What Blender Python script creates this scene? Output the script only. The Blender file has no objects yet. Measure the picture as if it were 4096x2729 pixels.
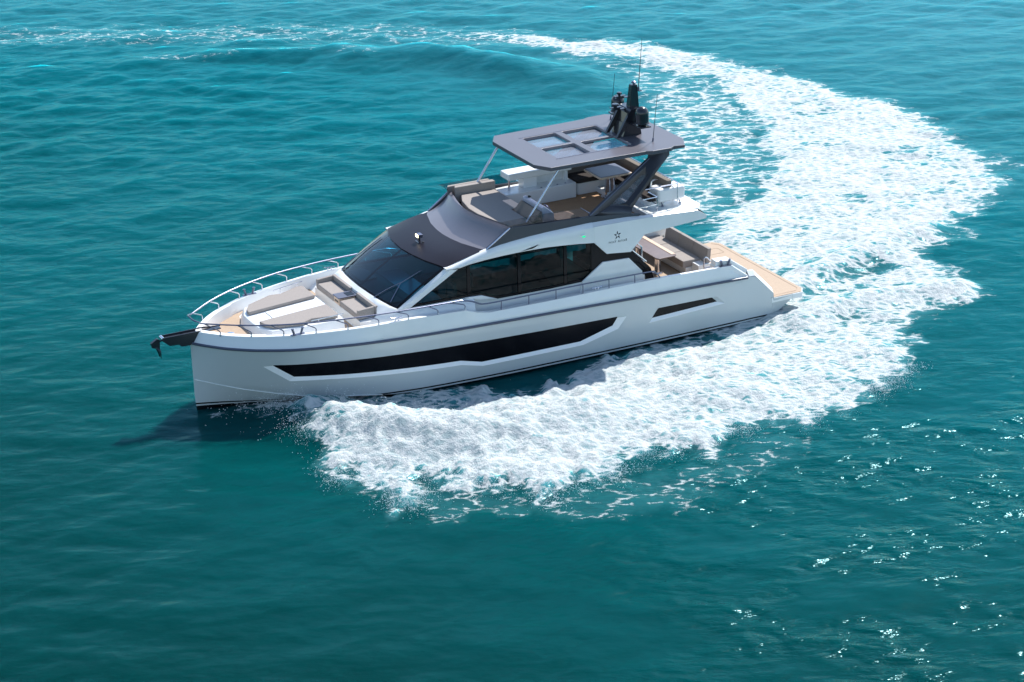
import bpy, bmesh, math, random
import numpy as np
from mathutils import Matrix, Vector
random.seed(7); rng = np.random.default_rng(7)
sc = bpy.context.scene
COL = sc.collection

# ------------------------------------------------------------------ camera, light, exposure
cam_d = bpy.data.cameras.new('camera'); cam = bpy.data.objects.new('camera', cam_d); COL.objects.link(cam)
cam_d.sensor_width = 36.0; cam_d.lens = 87.89; cam_d.clip_start = 1.0; cam_d.clip_end = 20000.0
cam.matrix_world = Matrix(((0.9991339704, 0.03905263705, 0.01435969107, 0.2312302979),
                           (0.0, 0.3451101875, -0.9385621761, -67.4749730765),
                           (-0.041609003690, 0.9377493535, 0.3448113119, 25.6810611053),
                           (0, 0, 0, 1)))
sc.camera = cam
SUN_DIR = Vector((0.3517, 0.5507, 0.757)).normalized()          # towards the sun
SUN_EL = math.asin(SUN_DIR.z); SUN_AZ = math.atan2(SUN_DIR.x, SUN_DIR.y)
w = bpy.data.worlds.new('World'); sc.world = w; w.use_nodes = True
nt = w.node_tree; bg = nt.nodes['Background']
sky = nt.nodes.new('ShaderNodeTexSky'); sky.sky_type = 'NISHITA'; sky.sun_disc = False
sky.sun_elevation = SUN_EL; sky.sun_rotation = SUN_AZ; sky.altitude = 10; sky.air_density = 1.0; sky.dust_density = 0.4; sky.ozone_density = 2.0
tint = nt.nodes.new('ShaderNodeMixRGB'); tint.blend_type = 'MULTIPLY'; tint.inputs[0].default_value = 1.0; tint.inputs[2].default_value = (1.0, 1.0, 0.95, 1)
nt.links.new(sky.outputs[0], tint.inputs[1]); nt.links.new(tint.outputs[0], bg.inputs[0]); bg.inputs[1].default_value = 0.15
sl = bpy.data.lights.new('sun', 'SUN'); sl.energy = 4.6; sl.angle = math.radians(0.53); sl.color = (1.0, 0.965, 0.91)
so = bpy.data.objects.new('sun', sl); COL.objects.link(so)
so.rotation_euler = SUN_DIR.to_track_quat('Z', 'Y').to_euler(); so.location = (20, 30, 60)
sc.view_settings.view_transform = 'Standard'; sc.view_settings.look = 'None'
sc.view_settings.exposure = 0.6; sc.view_settings.gamma = 1.0
sc.render.engine = 'CYCLES'
cy = sc.cycles
cy.use_denoising = True; cy.max_bounces = 8; cy.transparent_max_bounces = 12; cy.glossy_bounces = 3; cy.diffuse_bounces = 3
cy.sample_clamp_indirect = 6.0; cy.caustics_reflective = False; cy.caustics_refractive = False

# ------------------------------------------------------------------ node helpers and materials
def N(t, kind, **kw):
    n = t.nodes.new(kind)
    for k, v in kw.items():
        if k.startswith('i_'): n.inputs[k[2:].replace('_', ' ')].default_value = v
        else: setattr(n, k, v)
    return n
def new_mat(name):
    m = bpy.data.materials.new(name); m.use_nodes = True
    t = m.node_tree; return m, t, t.nodes['Principled BSDF']
def coords(t, scale=(1, 1, 1)):
    tc = N(t, 'ShaderNodeTexCoord'); mp = N(t, 'ShaderNodeMapping'); mp.inputs['Scale'].default_value = scale
    t.links.new(tc.outputs['Object'], mp.inputs['Vector']); return mp.outputs[0]
def ramp(t, src, stops):
    r = N(t, 'ShaderNodeValToRGB'); e = r.color_ramp.elements
    while len(e) > 1: e.remove(e[-1])
    e[0].position = stops[0][0]; e[0].color = tuple(stops[0][1]) + (1,)
    for p, c in stops[1:]:
        x = e.new(p); x.color = tuple(c) + (1,)
    t.links.new(src, r.inputs[0]); return r.outputs[0]
def math_n(t, op, a, b=None, c=None):
    n = N(t, 'ShaderNodeMath', operation=op)
    for i, v in enumerate((a, b, c)):
        if v is None: continue
        if hasattr(v, 'links') or isinstance(v, bpy.types.NodeSocket): t.links.new(v, n.inputs[i])
        else: n.inputs[i].default_value = v
    return n.outputs[0]
def paint(name, col, rough=0.3, metal=0.0, coat=0.0, var=0.06, spec=0.5, bump=0.0, scale=1.5):
    m, t, b = new_mat(name)
    nz = N(t, 'ShaderNodeTexNoise'); nz.inputs['Scale'].default_value = scale; nz.inputs['Detail'].default_value = 6
    t.links.new(coords(t), nz.inputs['Vector'])
    c = ramp(t, nz.outputs['Fac'], [(0.3, [x * (1 - var) for x in col]), (0.7, [min(1, x * (1 + var)) for x in col])])
    t.links.new(c, b.inputs['Base Color'])
    b.inputs['Roughness'].default_value = rough; b.inputs['Metallic'].default_value = metal
    b.inputs['Coat Weight'].default_value = coat; b.inputs['Coat Roughness'].default_value = 0.05
    b.inputs['Specular IOR Level'].default_value = spec
    if bump:
        bp = N(t, 'ShaderNodeBump'); bp.inputs['Strength'].default_value = bump; bp.inputs['Distance'].default_value = 0.01
        n2 = N(t, 'ShaderNodeTexNoise'); n2.inputs['Scale'].default_value = 60; t.links.new(coords(t), n2.inputs['Vector'])
        t.links.new(n2.outputs['Fac'], bp.inputs['Height']); t.links.new(bp.outputs[0], b.inputs['Normal'])
    return m
def teak(name, light, dark, pitch=0.085, axis='Y'):
    m, t, b = new_mat(name)
    v = coords(t); sp = N(t, 'ShaderNodeSeparateXYZ'); t.links.new(v, sp.inputs[0])
    fr = math_n(t, 'FRACT', math_n(t, 'MULTIPLY', sp.outputs[axis], 1 / pitch))
    line = math_n(t, 'LESS_THAN', fr, 0.13)
    nz = N(t, 'ShaderNodeTexNoise'); nz.inputs['Scale'].default_value = 3.0; nz.inputs['Detail'].default_value = 8
    t.links.new(coords(t, (1.2, 14, 3) if axis == 'Y' else (14, 1.2, 3)), nz.inputs['Vector'])
    c = ramp(t, nz.outputs['Fac'], [(0.3, [x * 0.9 for x in light]), (0.7, [x * 1.08 for x in light])])
    mx = N(t, 'ShaderNodeMixRGB'); t.links.new(line, mx.inputs[0]); t.links.new(c, mx.inputs[1]); mx.inputs[2].default_value = tuple(dark) + (1,)
    t.links.new(mx.outputs[0], b.inputs['Base Color']); b.inputs['Roughness'].default_value = 0.65
    return m
def fabric(name, col, scale=70):
    m, t, b = new_mat(name)
    n1 = N(t, 'ShaderNodeTexNoise'); n1.inputs['Scale'].default_value = scale; n1.inputs['Detail'].default_value = 3
    t.links.new(coords(t, (1, 2.5, 1)), n1.inputs['Vector'])
    c = ramp(t, n1.outputs['Fac'], [(0.32, [x * 0.78 for x in col]), (0.68, [x * 1.18 for x in col])])
    t.links.new(c, b.inputs['Base Color']); b.inputs['Roughness'].default_value = 0.9; b.inputs['Specular IOR Level'].default_value = 0.15
    bp = N(t, 'ShaderNodeBump'); bp.inputs['Strength'].default_value = 0.4; bp.inputs['Distance'].default_value = 0.006
    t.links.new(n1.outputs['Fac'], bp.inputs['Height']); t.links.new(bp.outputs[0], b.inputs['Normal'])
    return m
def glass(name, tint, ior=1.45, rough=0.01, wob=0.0):
    m, t, b = new_mat(name); t.nodes.remove(b); out = t.nodes['Material Output']
    fr = N(t, 'ShaderNodeFresnel'); fr.inputs['IOR'].default_value = ior
    tr = N(t, 'ShaderNodeBsdfTransparent'); tr.inputs[0].default_value = tuple(tint) + (1,)
    gl = N(t, 'ShaderNodeBsdfGlossy'); gl.inputs['Roughness'].default_value = rough; gl.inputs[0].default_value = (0.95, 0.97, 1, 1)
    mx = N(t, 'ShaderNodeMixShader'); t.links.new(fr.outputs[0], mx.inputs[0]); t.links.new(tr.outputs[0], mx.inputs[1]); t.links.new(gl.outputs[0], mx.inputs[2])
    nz = N(t, 'ShaderNodeTexNoise'); nz.inputs['Scale'].default_value = 0.8; t.links.new(coords(t), nz.inputs['Vector'])
    bp = N(t, 'ShaderNodeBump'); bp.inputs['Strength'].default_value = 0.02 + wob; bp.inputs['Distance'].default_value = 0.02
    t.links.new(nz.outputs['Fac'], bp.inputs['Height']); t.links.new(bp.outputs[0], gl.inputs['Normal'])
    t.links.new(mx.outputs[0], out.inputs[0]); return m
def sheen_glass(name, col, share):  # diffuse share paints in pale reflections of sky and water
    m, t, b = new_mat(name); out = t.nodes['Material Output']; b.inputs['Base Color'].default_value = tuple(col) + (1,); b.inputs['Roughness'].default_value = .05
    nz = N(t, 'ShaderNodeTexNoise'); nz.inputs['Scale'].default_value = 1.3; t.links.new(coords(t), nz.inputs['Vector'])
    t.links.new(ramp(t, nz.outputs['Fac'], [(0.35, [c * .85 for c in col]), (0.65, col)]), b.inputs['Base Color'])
    tr = N(t, 'ShaderNodeBsdfTransparent'); tr.inputs[0].default_value = (0.86, 0.9, 1, 1); mx = N(t, 'ShaderNodeMixShader'); mx.inputs[0].default_value = share
    t.links.new(tr.outputs[0], mx.inputs[1]); t.links.new(b.outputs[0], mx.inputs[2]); t.links.new(mx.outputs[0], out.inputs[0]); return m
def glow(name, col, strength):
    m, t, b = new_mat(name); b.inputs['Base Color'].default_value = tuple(col) + (1,)
    b.inputs['Emission Color'].default_value = tuple(col) + (1,); b.inputs['Emission Strength'].default_value = strength; return m

WHITE = paint('white_gelcoat', (0.80, 0.81, 0.81), 0.22, coat=0.3, var=0.02)
LEDGE = paint('lit_ledge_white', (0.88, 0.89, 0.89), 0.25, var=0.01)  # whiter than the hull: light on the ledges put into the colour
SHADE_GREY = paint('shaded_side_grey', (0.76, 0.79, 0.785), 0.28, coat=0.5, var=0.03)  # white sides with their shade mixed into the grey; also grey panels
CHAR = paint('charcoal_metallic', (0.098, 0.092, 0.112), 0.38, metal=0.2, coat=0.15, var=0.04)
CHAR_SIDE = paint('charcoal_satin', (0.06, 0.062, 0.075), 0.45, var=0.05)
BROW = paint('dark_roof_paint', (0.012, 0.011, 0.018), 0.36, coat=0.0, var=0.05, spec=0.14)
FAIR = paint('gunmetal_fairing', (0.20, 0.185, 0.205), 0.36, metal=0.1, coat=0.4, var=0.04)
BLACK = paint('gloss_black', (0.005, 0.005, 0.007), 0.12, var=0.1, spec=0.2)
GBLACK = paint('black_window_glass', (0.004, 0.004, 0.006), 0.25, var=0.1, spec=0.25)
MASTB = paint('satin_black', (0.018, 0.019, 0.026), 0.22, coat=0.3, var=0.08)
STEEL = paint('polished_steel', (0.62, 0.62, 0.68), 0.16, metal=1.0, var=0.03)
DSTEEL = paint('brushed_dark_steel', (0.16, 0.17, 0.24), 0.32, metal=0.9, var=0.05)
TEAK = teak('teak_planks', (0.41, 0.30, 0.208), (0.23, 0.16, 0.105))
TEAKD = teak('fly_teak', (0.46, 0.26, 0.13), (0.20, 0.11, 0.055), 0.07)
TEAKX = teak('hatch_teak', (0.48, 0.31, 0.19), (0.24, 0.14, 0.08), 0.075)
WOODTOP = paint('pale_oak_edge', (0.62, 0.46, 0.34), 0.4, var=0.06, scale=8)
WALNUT = paint('walnut_table', (0.17, 0.125, 0.115), 0.35, var=0.1, scale=6)
SLATE = paint('slate_blue_top', (0.085, 0.095, 0.14), 0.4, var=0.05)
FAB = fabric('taupe_fabric', (0.32, 0.288, 0.268))
FABD = fabric('brown_fabric', (0.20, 0.172, 0.150))
LEATHER = fabric('dark_brown_cushion', (0.045, 0.038, 0.036), 40)
LILAC = paint('pale_grey_console', (0.36, 0.38, 0.46), 0.35, var=0.03)
SGLASS = glass('tinted_side_glass', (0.05, 0.30, 0.34), 1.27, wob=0.02)
WGLASS = glass('windscreen_glass', (0.34, 0.55, 0.66), 1.45)
DGLASS = glass('smoked_deflector_glass', (0.42, 0.43, 0.47), 1.45)
LGLASS = sheen_glass('arch_glass', (0.16, 0.16, 0.185), 0.55)
KGLASS = sheen_glass('skylight_glass', (0.40, 0.43, 0.49), 0.36)
TAN = paint('tan_interior', (0.42, 0.36, 0.30), 0.6, var=0.08)
INTD = paint('dark_interior', (0.03, 0.045, 0.055), 0.6, var=0.1)
DASH = paint('grey_dashboard', (0.20, 0.19, 0.18), 0.5, var=0.08)
INTF = paint('interior_floor', (0.16, 0.12, 0.09), 0.5, var=0.1)
LAMP = glow('warm_lamp', (1.0, 0.83, 0.5), 3.0)
GREEN = glow('green_lamp', (0.0, 0.62, 0.25), 0.8)
RUBBER = paint('navy_rubber', (0.075, 0.085, 0.125), 0.35, var=0.05)

def hull_paint():
    m, t, b = new_mat('hull_paint_with_boot_stripes')
    v = coords(t); sp = N(t, 'ShaderNodeSeparateXYZ'); t.links.new(v, sp.inputs[0])
    mr = N(t, 'ShaderNodeMapRange'); mr.inputs['From Min'].default_value = -0.5; mr.inputs['From Max'].default_value = 0.5
    t.links.new(sp.outputs['Z'], mr.inputs['Value'])
    g = (0.58, 0.63, 0.645); k = (0.006, 0.006, 0.008)  # hull grey is white paint with its side shade mixed in
    c = ramp(t, mr.outputs[0], [(0.0, k), (0.405, g), (0.452, k), (0.498, g)])
    t.nodes[-1].color_ramp.interpolation = 'CONSTANT'
    for n in t.nodes:
        if n.bl_idname == 'ShaderNodeValToRGB': n.color_ramp.interpolation = 'CONSTANT'
    nz = N(t, 'ShaderNodeTexNoise'); nz.inputs['Scale'].default_value = 0.5; nz.inputs['Detail'].default_value = 5; t.links.new(v, nz.inputs['Vector'])
    c2 = ramp(t, nz.outputs['Fac'], [(0.3, (0.95, 0.95, 0.95)), (0.7, (1, 1, 1))])
    mx = N(t, 'ShaderNodeMixRGB', blend_type='MULTIPLY'); mx.inputs[0].default_value = 1
    t.links.new(c, mx.inputs[1]); t.links.new(c2, mx.inputs[2])
    t.links.new(mx.outputs[0], b.inputs['Base Color']); b.inputs['Roughness'].default_value = 0.25
    b.inputs['Coat Weight'].default_value = 0.5; b.inputs['Coat Roughness'].default_value = 0.06
    return m
HULL = hull_paint()

# ------------------------------------------------------------------ mesh helpers
class G:
    """collects faces, builds ONE mesh object"""
    def __init__(s): s.v = []; s.f = []; s.m = []
    def add(s, vs, fs, mi=0):
        o = len(s.v); s.v += [tuple(map(float, p)) for p in vs]
        for f in fs: s.f.append([o + i for i in f]); s.m.append(mi)
        return s
    def box(s, x0, x1, y0, y1, z0, z1, mi=0):
        return s.add([(x0, y0, z0), (x1, y0, z0), (x1, y1, z0), (x0, y1, z0), (x0, y0, z1), (x1, y0, z1), (x1, y1, z1), (x0, y1, z1)],
                     [(0, 3, 2, 1), (4, 5, 6, 7), (0, 1, 5, 4), (1, 2, 6, 5), (2, 3, 7, 6), (3, 0, 4, 7)], mi)
    def prism(s, poly, axis, a, b, mi=0):
        """poly in the two other axes; a, b may be numbers or functions of the poly point"""
        n = len(poly); fa = a if callable(a) else (lambda p: a); fb = b if callable(b) else (lambda p: b)
        def P(p, h): return {'x': (h, p[0], p[1]), 'y': (p[0], h, p[1]), 'z': (p[0], p[1], h)}[axis]
        vs = [P(p, fa(p)) for p in poly] + [P(p, fb(p)) for p in poly]
        fs = [tuple(range(n)), tuple(range(2 * n - 1, n - 1, -1))] + [(i, i + n, (i + 1) % n + n, (i + 1) % n) for i in range(n)]
        return s.add(vs, fs, mi)
    def grid(s, rows, mi=0, closed=False):
        n = len(rows[0]); vs = [p for r in rows for p in r]; fs = []
        for i in range(len(rows) - 1):
            for j in range(n if closed else n - 1):
                k = (j + 1) % n
                fs.append((i * n + j, i * n + k, (i + 1) * n + k, (i + 1) * n + j))
        return s.add(vs, fs, mi)
    def tube(s, path, r, n=8, mi=0, closed=False, r1=None):
        P = [Vector(p) for p in path]; rows = []; m = len(P); up = None
        for i, p in enumerate(P):
            a = P[(i - 1) % m] if (closed or i > 0) else p; b = P[(i + 1) % m] if (closed or i < m - 1) else p
            d = (b - a).normalized()
            if up is None:
                up = d.orthogonal().normalized()
            else:
                up = (up - d * up.dot(d)).normalized()
            q = d.cross(up); rr = r if r1 is None else r + (r1 - r) * i / (m - 1)
            rows.append([p + (up * math.cos(2 * math.pi * k / n) + q * math.sin(2 * math.pi * k / n)) * rr for k in range(n)])
        if closed: rows.append(rows[0])
        s.grid(rows, mi, closed=True)
        if not closed:
            o = len(s.v) - m * n
            s.f.append([o + k for k in range(n)][::-1]); s.m.append(mi)
            s.f.append([o + (m - 1) * n + k for k in range(n)]); s.m.append(mi)
        return s
    def lathe(s, base, prof, n=24, mi=0, axis=(0, 0, 1)):
        q = Vector((0, 0, 1)).rotation_difference(Vector(axis)); B = Vector(base); rows = []
        for r, z in prof:
            rows.append([B + q @ Vector((max(r, 1e-4) * math.cos(2 * math.pi * k / n), max(r, 1e-4) * math.sin(2 * math.pi * k / n), z)) for k in range(n)])
        return s.grid(rows, mi, closed=True)
    def build(s, name, mats, parent=None, smooth=True, bevel=0.0, mirror=False, seg=2, angle=35, origin=None):
        if not isinstance(mats, (list, tuple)): mats = [mats]
        me = bpy.data.meshes.new(name)
        sg = -1 if mirror else 1
        me.from_pydata([(x, y * sg, z) for x, y, z in s.v], [], [f[::-1] if mirror else f for f in s.f])
        for mm in mats: me.materials.append(mm)
        me.polygons.foreach_set('material_index', s.m)
        bm = bmesh.new(); bm.from_mesh(me)
        bmesh.ops.remove_doubles(bm, verts=bm.verts, dist=1e-5)
        bmesh.ops.dissolve_degenerate(bm, edges=bm.edges, dist=1e-5)
        bmesh.ops.recalc_face_normals(bm, faces=bm.faces)
        if smooth:
            for f in bm.faces: f.smooth = True
            for e in bm.edges:
                if len(e.link_faces) == 2 and e.calc_face_angle(0) > math.radians(angle): e.smooth = False
        bm.to_mesh(me); bm.free(); me.update()
        o = bpy.data.objects.new(name, me); COL.objects.link(o)
        if parent is not None: o.parent = parent
        if bevel:
            b = o.modifiers.new('bevel', 'BEVEL'); b.width = bevel; b.segments = seg; b.limit_method = 'ANGLE'; b.angle_limit = math.radians(40); b.harden_normals = True
        return o
def both(g, name, mats, parent, **k):
    return g.build(name, mats, parent, **k), g.build(name, mats, parent, mirror=True, **k)
def cat(P, n):
    P = np.array(P, float); out = []
    for i in range(len(P) - 1):
        p0 = P[max(i - 1, 0)]; p1 = P[i]; p2 = P[i + 1]; p3 = P[min(i + 2, len(P) - 1)]
        for k in range(n):
            t = k / n
            out.append(.5 * ((2 * p1) + (-p0 + p2) * t + (2 * p0 - 5 * p1 + 4 * p2 - p3) * t * t + (-p0 + 3 * p1 - 3 * p2 + p3) * t ** 3))
    out.append(P[-1]); return np.array(out)
def rrect(x0, x1, y0, y1, r, n=5):
    out = []
    for cx, cy_, a0 in ((x1 - r, y1 - r, 0), (x0 + r, y1 - r, 90), (x0 + r, y0 + r, 180), (x1 - r, y0 + r, 270)):
        for k in range(n + 1):
            a = math.radians(a0 + 90 * k / n); out.append((cx + r * math.cos(a), cy_ + r * math.sin(a)))
    return out
def tag(o, label, cat_, kind=None, group=None):
    if label: o['label'] = label
    if cat_: o['category'] = cat_
    if kind: o['kind'] = kind
    if group: o['group'] = group
    return o
# ------------------------------------------------------------------ the sea: outlines of the wake on the water, in metres
WK = {
 'main': [(-2.33, 42.35), (0.58, 41.33), (3.42, 39.76), (4.9, 38.85), (6.31, 37.25), (7.87, 35.74), (9.51, 33.59), (10.77, 31.92), (11.85, 30.54), (13.31, 28.38), (14.35, 26.11), (14.95, 24.55), (15.23, 23.27), (15.58, 21.41), (16.16, 20.16), (16.7, 19.2), (16.53, 17.86), (15.66, 15.58), (14.65, 13.67), (13.81, 12.55), (12.98, 10.99), (12.57, 9.43), (12.48, 8.5), (12.12, 7.28), (13.01, 5.61), (12.73, 4.5), (11.62, 4.03), (10.5, 2.72), (8.65, 3.4), (5.96, 2.56), (5.17, 4.2), (5.12, 9.25), (5.67, 11.0), (6.25, 12.82), (7.02, 14.96), (7.82, 17.19), (8.43, 18.74), (8.91, 20.36), (8.71, 22.43), (9.15, 24.49), (8.67, 26.47), (8.06, 29.22), (7.42, 32.11), (5.1, 35.45), (3.35, 37.68), (0.56, 39.76)] ,
 'side': [(-8.06, -1.78), (-5.47, -1.82), (-3.01, -1.58), (-1.53, -1.8), (-0.8, -2.05), (-0.05, -1.18), (0.57, -1.01), (1.09, -0.02), (2.0, 0.85), (3.04, 1.32), (4.64, 2.25), (6.0, 3.12), (8.0, 4.66), (10.5, 2.72), (11.06, 1.15), (10.85, 0.08), (10.63, -1.06), (10.22, -1.4), (9.71, -2.46), (9.19, -2.41), (8.65, -3.44), (6.96, -4.89), (5.48, -4.83), (4.49, -6.53), (2.82, -6.46), (2.32, -6.85), (1.55, -8.53), (0.77, -8.34), (0.19, -9.72), (-0.18, -8.53), (-0.63, -8.06), (-1.17, -8.85), (-2.09, -8.12), (-2.96, -7.55), (-3.27, -9.58), (-3.8, -9.53), (-4.2, -7.72), (-4.76, -7.09), (-5.23, -7.91), (-5.83, -5.23), (-6.5, -4.36), (-6.29, -3.91), (-7.22, -2.86)] ,
 'sheet': [(-8.45, -1.51), (-5.47, -1.72), (-2.65, -1.34), (-2.26, -2.56), (-2.84, -3.63), (-4.37, -4.11), (-6.04, -4.1), (-7.36, -2.68)] ,
 'dark': [(7.59, 7.2), (9.22, 8.29), (10.98, 8.96), (11.81, 7.97), (10.42, 6.85), (8.68, 6.01), (7.55, 5.53)] ,
 'dark2': [(8.7, 4.98), (10.31, 6.02), (11.56, 6.29), (11.74, 5.64), (10.14, 4.81), (8.76, 4.37)] ,
 'lacy': [(-0.77, 40.82), (7.42, 32.11), (8.67, 26.47), (9.14, 22.67), (8.79, 19.24), (7.82, 17.19), (5.87, 11.68), (4.03, 15.11), (4.14, 23.41), (4.06, 32.66), (1.47, 37.61)] ,
 'fringe': [(-5.44, -6.0), (-4.0, -7.02), (0.2, -8.84), (4.5, -6.39), (6.97, -4.8), (7.18, -6.05), (5.73, -7.97), (3.77, -10.27), (1.57, -10.85), (-0.58, -10.39), (-2.75, -10.72), (-4.1, -9.8), (-5.08, -8.06)] ,
 'bowdark': [(-9.48, -2.3), (-7.85, -2.63), (-6.5, -4.36), (-5.6, -7.16), (-5.83, -10.17), (-7.73, -8.64), (-9.09, -5.64)] ,
 'farcrest': [(-17.22, 39.76), (-15.14, 40.05), (-12.65, 40.02), (-11.12, 40.16), (-9.55, 39.65), (-7.03, 38.9), (-4.94, 38.86), (-3.21, 37.62), (-1.33, 36.53), (0.51, 35.09), (2.29, 33.32), (3.64, 31.31)] ,
 'farcrest2': [(-6.76, 37.45), (-4.13, 37.16), (-1.33, 35.39), (0.49, 33.61), (2.06, 31.42)] ,
 'fararc': [(-24.53, 45.85), (-18.35, 45.02), (-14.31, 44.65), (-10.29, 44.28), (-6.28, 43.39), (-1.74, 41.74)] ,
 'ridge': [(-7.38, -2.52), (-5.81, -3.96), (-4.1, -4.92), (-1.74, -5.15), (0.63, -4.15), (3.06, -3.12), (5.59, -1.72)] ,
 'stern1': [(6.81, 4.8), (8.35, 6.68), (9.96, 8.64), (11.58, 10.24), (12.91, 11.47)] ,
 'stern2': [(7.96, 3.09), (9.44, 4.49), (11.51, 5.05), (12.79, 5.51)] ,
 'hullline': [(-9.67, -2.21), (7.87, 4.68)] ,
}

def seg_dist(px, py, A, Bp):
    ax, ay = A; bx, by = Bp; dx, dy = bx - ax, by - ay
    t = np.clip(((px - ax) * dx + (py - ay) * dy) / (dx * dx + dy * dy + 1e-9), 0, 1)
    return np.hypot(px - ax - t * dx, py - ay - t * dy), t
def poly_sd(px, py, P):
    """signed distance, positive inside"""
    d = np.full(px.shape, 1e9); ins = np.zeros(px.shape, bool)
    for i in range(len(P)):
        a, b = P[i], P[(i + 1) % len(P)]
        d = np.minimum(d, seg_dist(px, py, a, b)[0])
        c = ((a[1] > py) != (b[1] > py))
        if a[1] != b[1]:
            ins ^= c & (px < (b[0] - a[0]) * (py - a[1]) / (b[1] - a[1]) + a[0])
    return np.where(ins, d, -d)
def line_d(px, py, P):
    d = np.full(px.shape, 1e9); s = np.zeros(px.shape); n = len(P) - 1
    for i in range(n):
        dd, t = seg_dist(px, py, P[i], P[i + 1]); k = dd < d
        d = np.where(k, dd, d); s = np.where(k, (i + t) / n, s)
    return d, s
_H = rng.random((256, 256))
def vnoise(x, y):
    xi = np.floor(x).astype(int); yi = np.floor(y).astype(int); fx = x - xi; fy = y - yi
    fx = fx * fx * (3 - 2 * fx); fy = fy * fy * (3 - 2 * fy)
    h = lambda a, b: _H[a & 255, b & 255]
    return (h(xi, yi) * (1 - fx) + h(xi + 1, yi) * fx) * (1 - fy) + (h(xi, yi + 1) * (1 - fx) + h(xi + 1, yi + 1) * fx) * fy
def fbm(x, y, o=5, g=0.5):
    a = 1.0; s = 0; n = 0; c, q = math.cos(.6), math.sin(.6)
    for i in range(o):
        s = s + a * vnoise(x + 17.3 * i, y - 9.1 * i); n += a; a *= g
        x, y = (c * x - q * y) * 2.03, (q * x + c * y) * 2.03
    return s / n
sst = lambda a, b, x: (lambda t: t * t * (3 - 2 * t))(np.clip((x - a) / (b - a), 0, 1))

def foam_field(x, y):
    """share of the surface the foam covers (0..1) and how churned up it is"""
    wx = x + (fbm(x * .55, y * .55, 4) - .5) * 2.2; wy = y + (fbm(x * .55 + 40, y * .55 + 7, 4) - .5) * 2.2
    f = np.zeros(x.shape)
    m = poly_sd(wx, wy, WK['main']); f = np.maximum(f, .86 * sst(-1.3, .9, m))
    streak = fbm(x * .35 + y * .2, y * .9 - x * .35, 5)
    f = f - .36 * sst(.45, .70, streak) * sst(0, 2, m)
    wx2 = x + (fbm(x * .9, y * .9, 6, .6) - .5) * 2.2; wy2 = y + (fbm(x * 1.3 + 40, y * .7 + 7, 6, .6) - .5) * 2.4
    s = poly_sd(wx2, wy2, WK['side']); dens = 1.04 - .26 * sst(-1.0, 7.0, x)
    f = np.maximum(f, dens * sst(-.6, .9, s))
    sh = poly_sd(wx2, wy2, WK['sheet']); f = np.where(sh > -.6, f * (1 - sst(-.6, .5, sh)) + .64 * sst(-.6, .5, sh), f)
    for k, v in (('dark', .20), ('dark2', .16)):
        d = poly_sd(wx2, wy2, WK[k]); q = sst(-.5, .6, d); f = f * (1 - q) + v * q
    l = poly_sd(wx, wy, WK['lacy']); f = np.maximum(f, .44 * sst(-1.2, 1.5, l))
    fr = poly_sd(wx2, wy2, WK['fringe']); f = np.maximum(f, .24 * sst(-.9, 1.2, fr))
    for k, wd, v in (('fararc', 2.3, .27), ('stern1', 1.0, .85), ('stern2', .8, .85)):
        d, t = line_d(wx2, wy2, WK[k]); f = np.maximum(f, v * np.exp(-(d / wd) ** 2))
    d, t = line_d(wx, wy, WK['farcrest']); f = np.maximum(f, .22 * np.exp(-(d / .5) ** 2) * (t < .5))
    bs = poly_sd(wx2, wy2, [(-9.6, -2.3), (-8.3, -1.6), (-6.2, -1.8), (-6.3, -3.6), (-7.4, -3.2), (-8.6, -2.9)]); f = np.maximum(f, .36 * sst(-.5, .5, bs))
    # a narrow strip of open water along the forward hull side
    d, t = line_d(wx, wy, WK['hullline']); f = np.maximum(f, .56 * np.exp(-((d + .25) / 1.0) ** 2) * sst(.12, .3, t))
    return np.clip(f, 0, 1)

_waves = []
for i in range(70):
    lam = 0.55 * (6.0 / 0.55) ** rng.random(); th = math.radians(97 + rng.normal(0, 30)); k = 2 * math.pi / lam
    _waves.append((k * math.cos(th), k * math.sin(th), 0.0040 * lam ** 0.85, rng.random() * 6.28))
def sea_height(x, y, foam):
    h = np.zeros(x.shape)
    for kx, ky, a, ph in _waves:
        c = np.cos(kx * x + ky * y + ph); h += a * (c + .22 * np.cos(2 * (kx * x + ky * y + ph)))
    far = sst(2, 30, y); patch = fbm(x * .08, y * .11, 3)
    h *= (.36 + .44 * far) * (.55 + .9 * patch)
    for k, wd, a in (('farcrest', 1.15, .46), ('farcrest2', 1.15, .34)):
        d, t = line_d(x, y, WK[k]); h += a * np.exp(-(d / wd) ** 2) * np.sin(np.pi * np.clip(t, .03, .97)) ** .5 * (.6 + .8 * fbm(x * .5, y * .3, 3))
    d, t = line_d(x, y, WK['ridge'])
    front = sst(-.02, .12, t) * (1 - .75 * sst(.25, 1, t))
    h += .60 * front * np.exp(-(d / 1.15) ** 2) * (.65 + .7 * fbm(x * 1.2, y * 1.2, 4))
    for k, a in (('stern1', .35), ('stern2', .28)):
        d, t = line_d(x, y, WK[k]); h += a * np.exp(-(d / .7) ** 2)
    # churned foam stands up in lumps
    lump = np.abs(fbm(x * 1.5, y * 1.5, 6, .55) - .5) * 2; lump2 = fbm(x * .7 + 5, y * .7, 4)
    side = sst(-9, -6, x) * (1 - .7 * sst(-1, 8, x)) * sst(6, 1, y)
    amp = (.13 + .27 * side) * sst(.3, .9, foam)
    h += amp * ((1 - lump) * .9 + (lump2 - .5) * 1.3 - .25)
    return h
def stretched(a, b, step, far):
    n = int(round((b - a) / step)); core = [a + (b - a) * i / n for i in range(n + 1)]
    out = []; d = step; p = b
    while p < far: d *= 1.35; p += d; out.append(p)
    lo = []; d = step; p = a
    while p > -far: d *= 1.35; p -= d; lo.append(p)
    return np.array(lo[::-1] + core + out)
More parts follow.
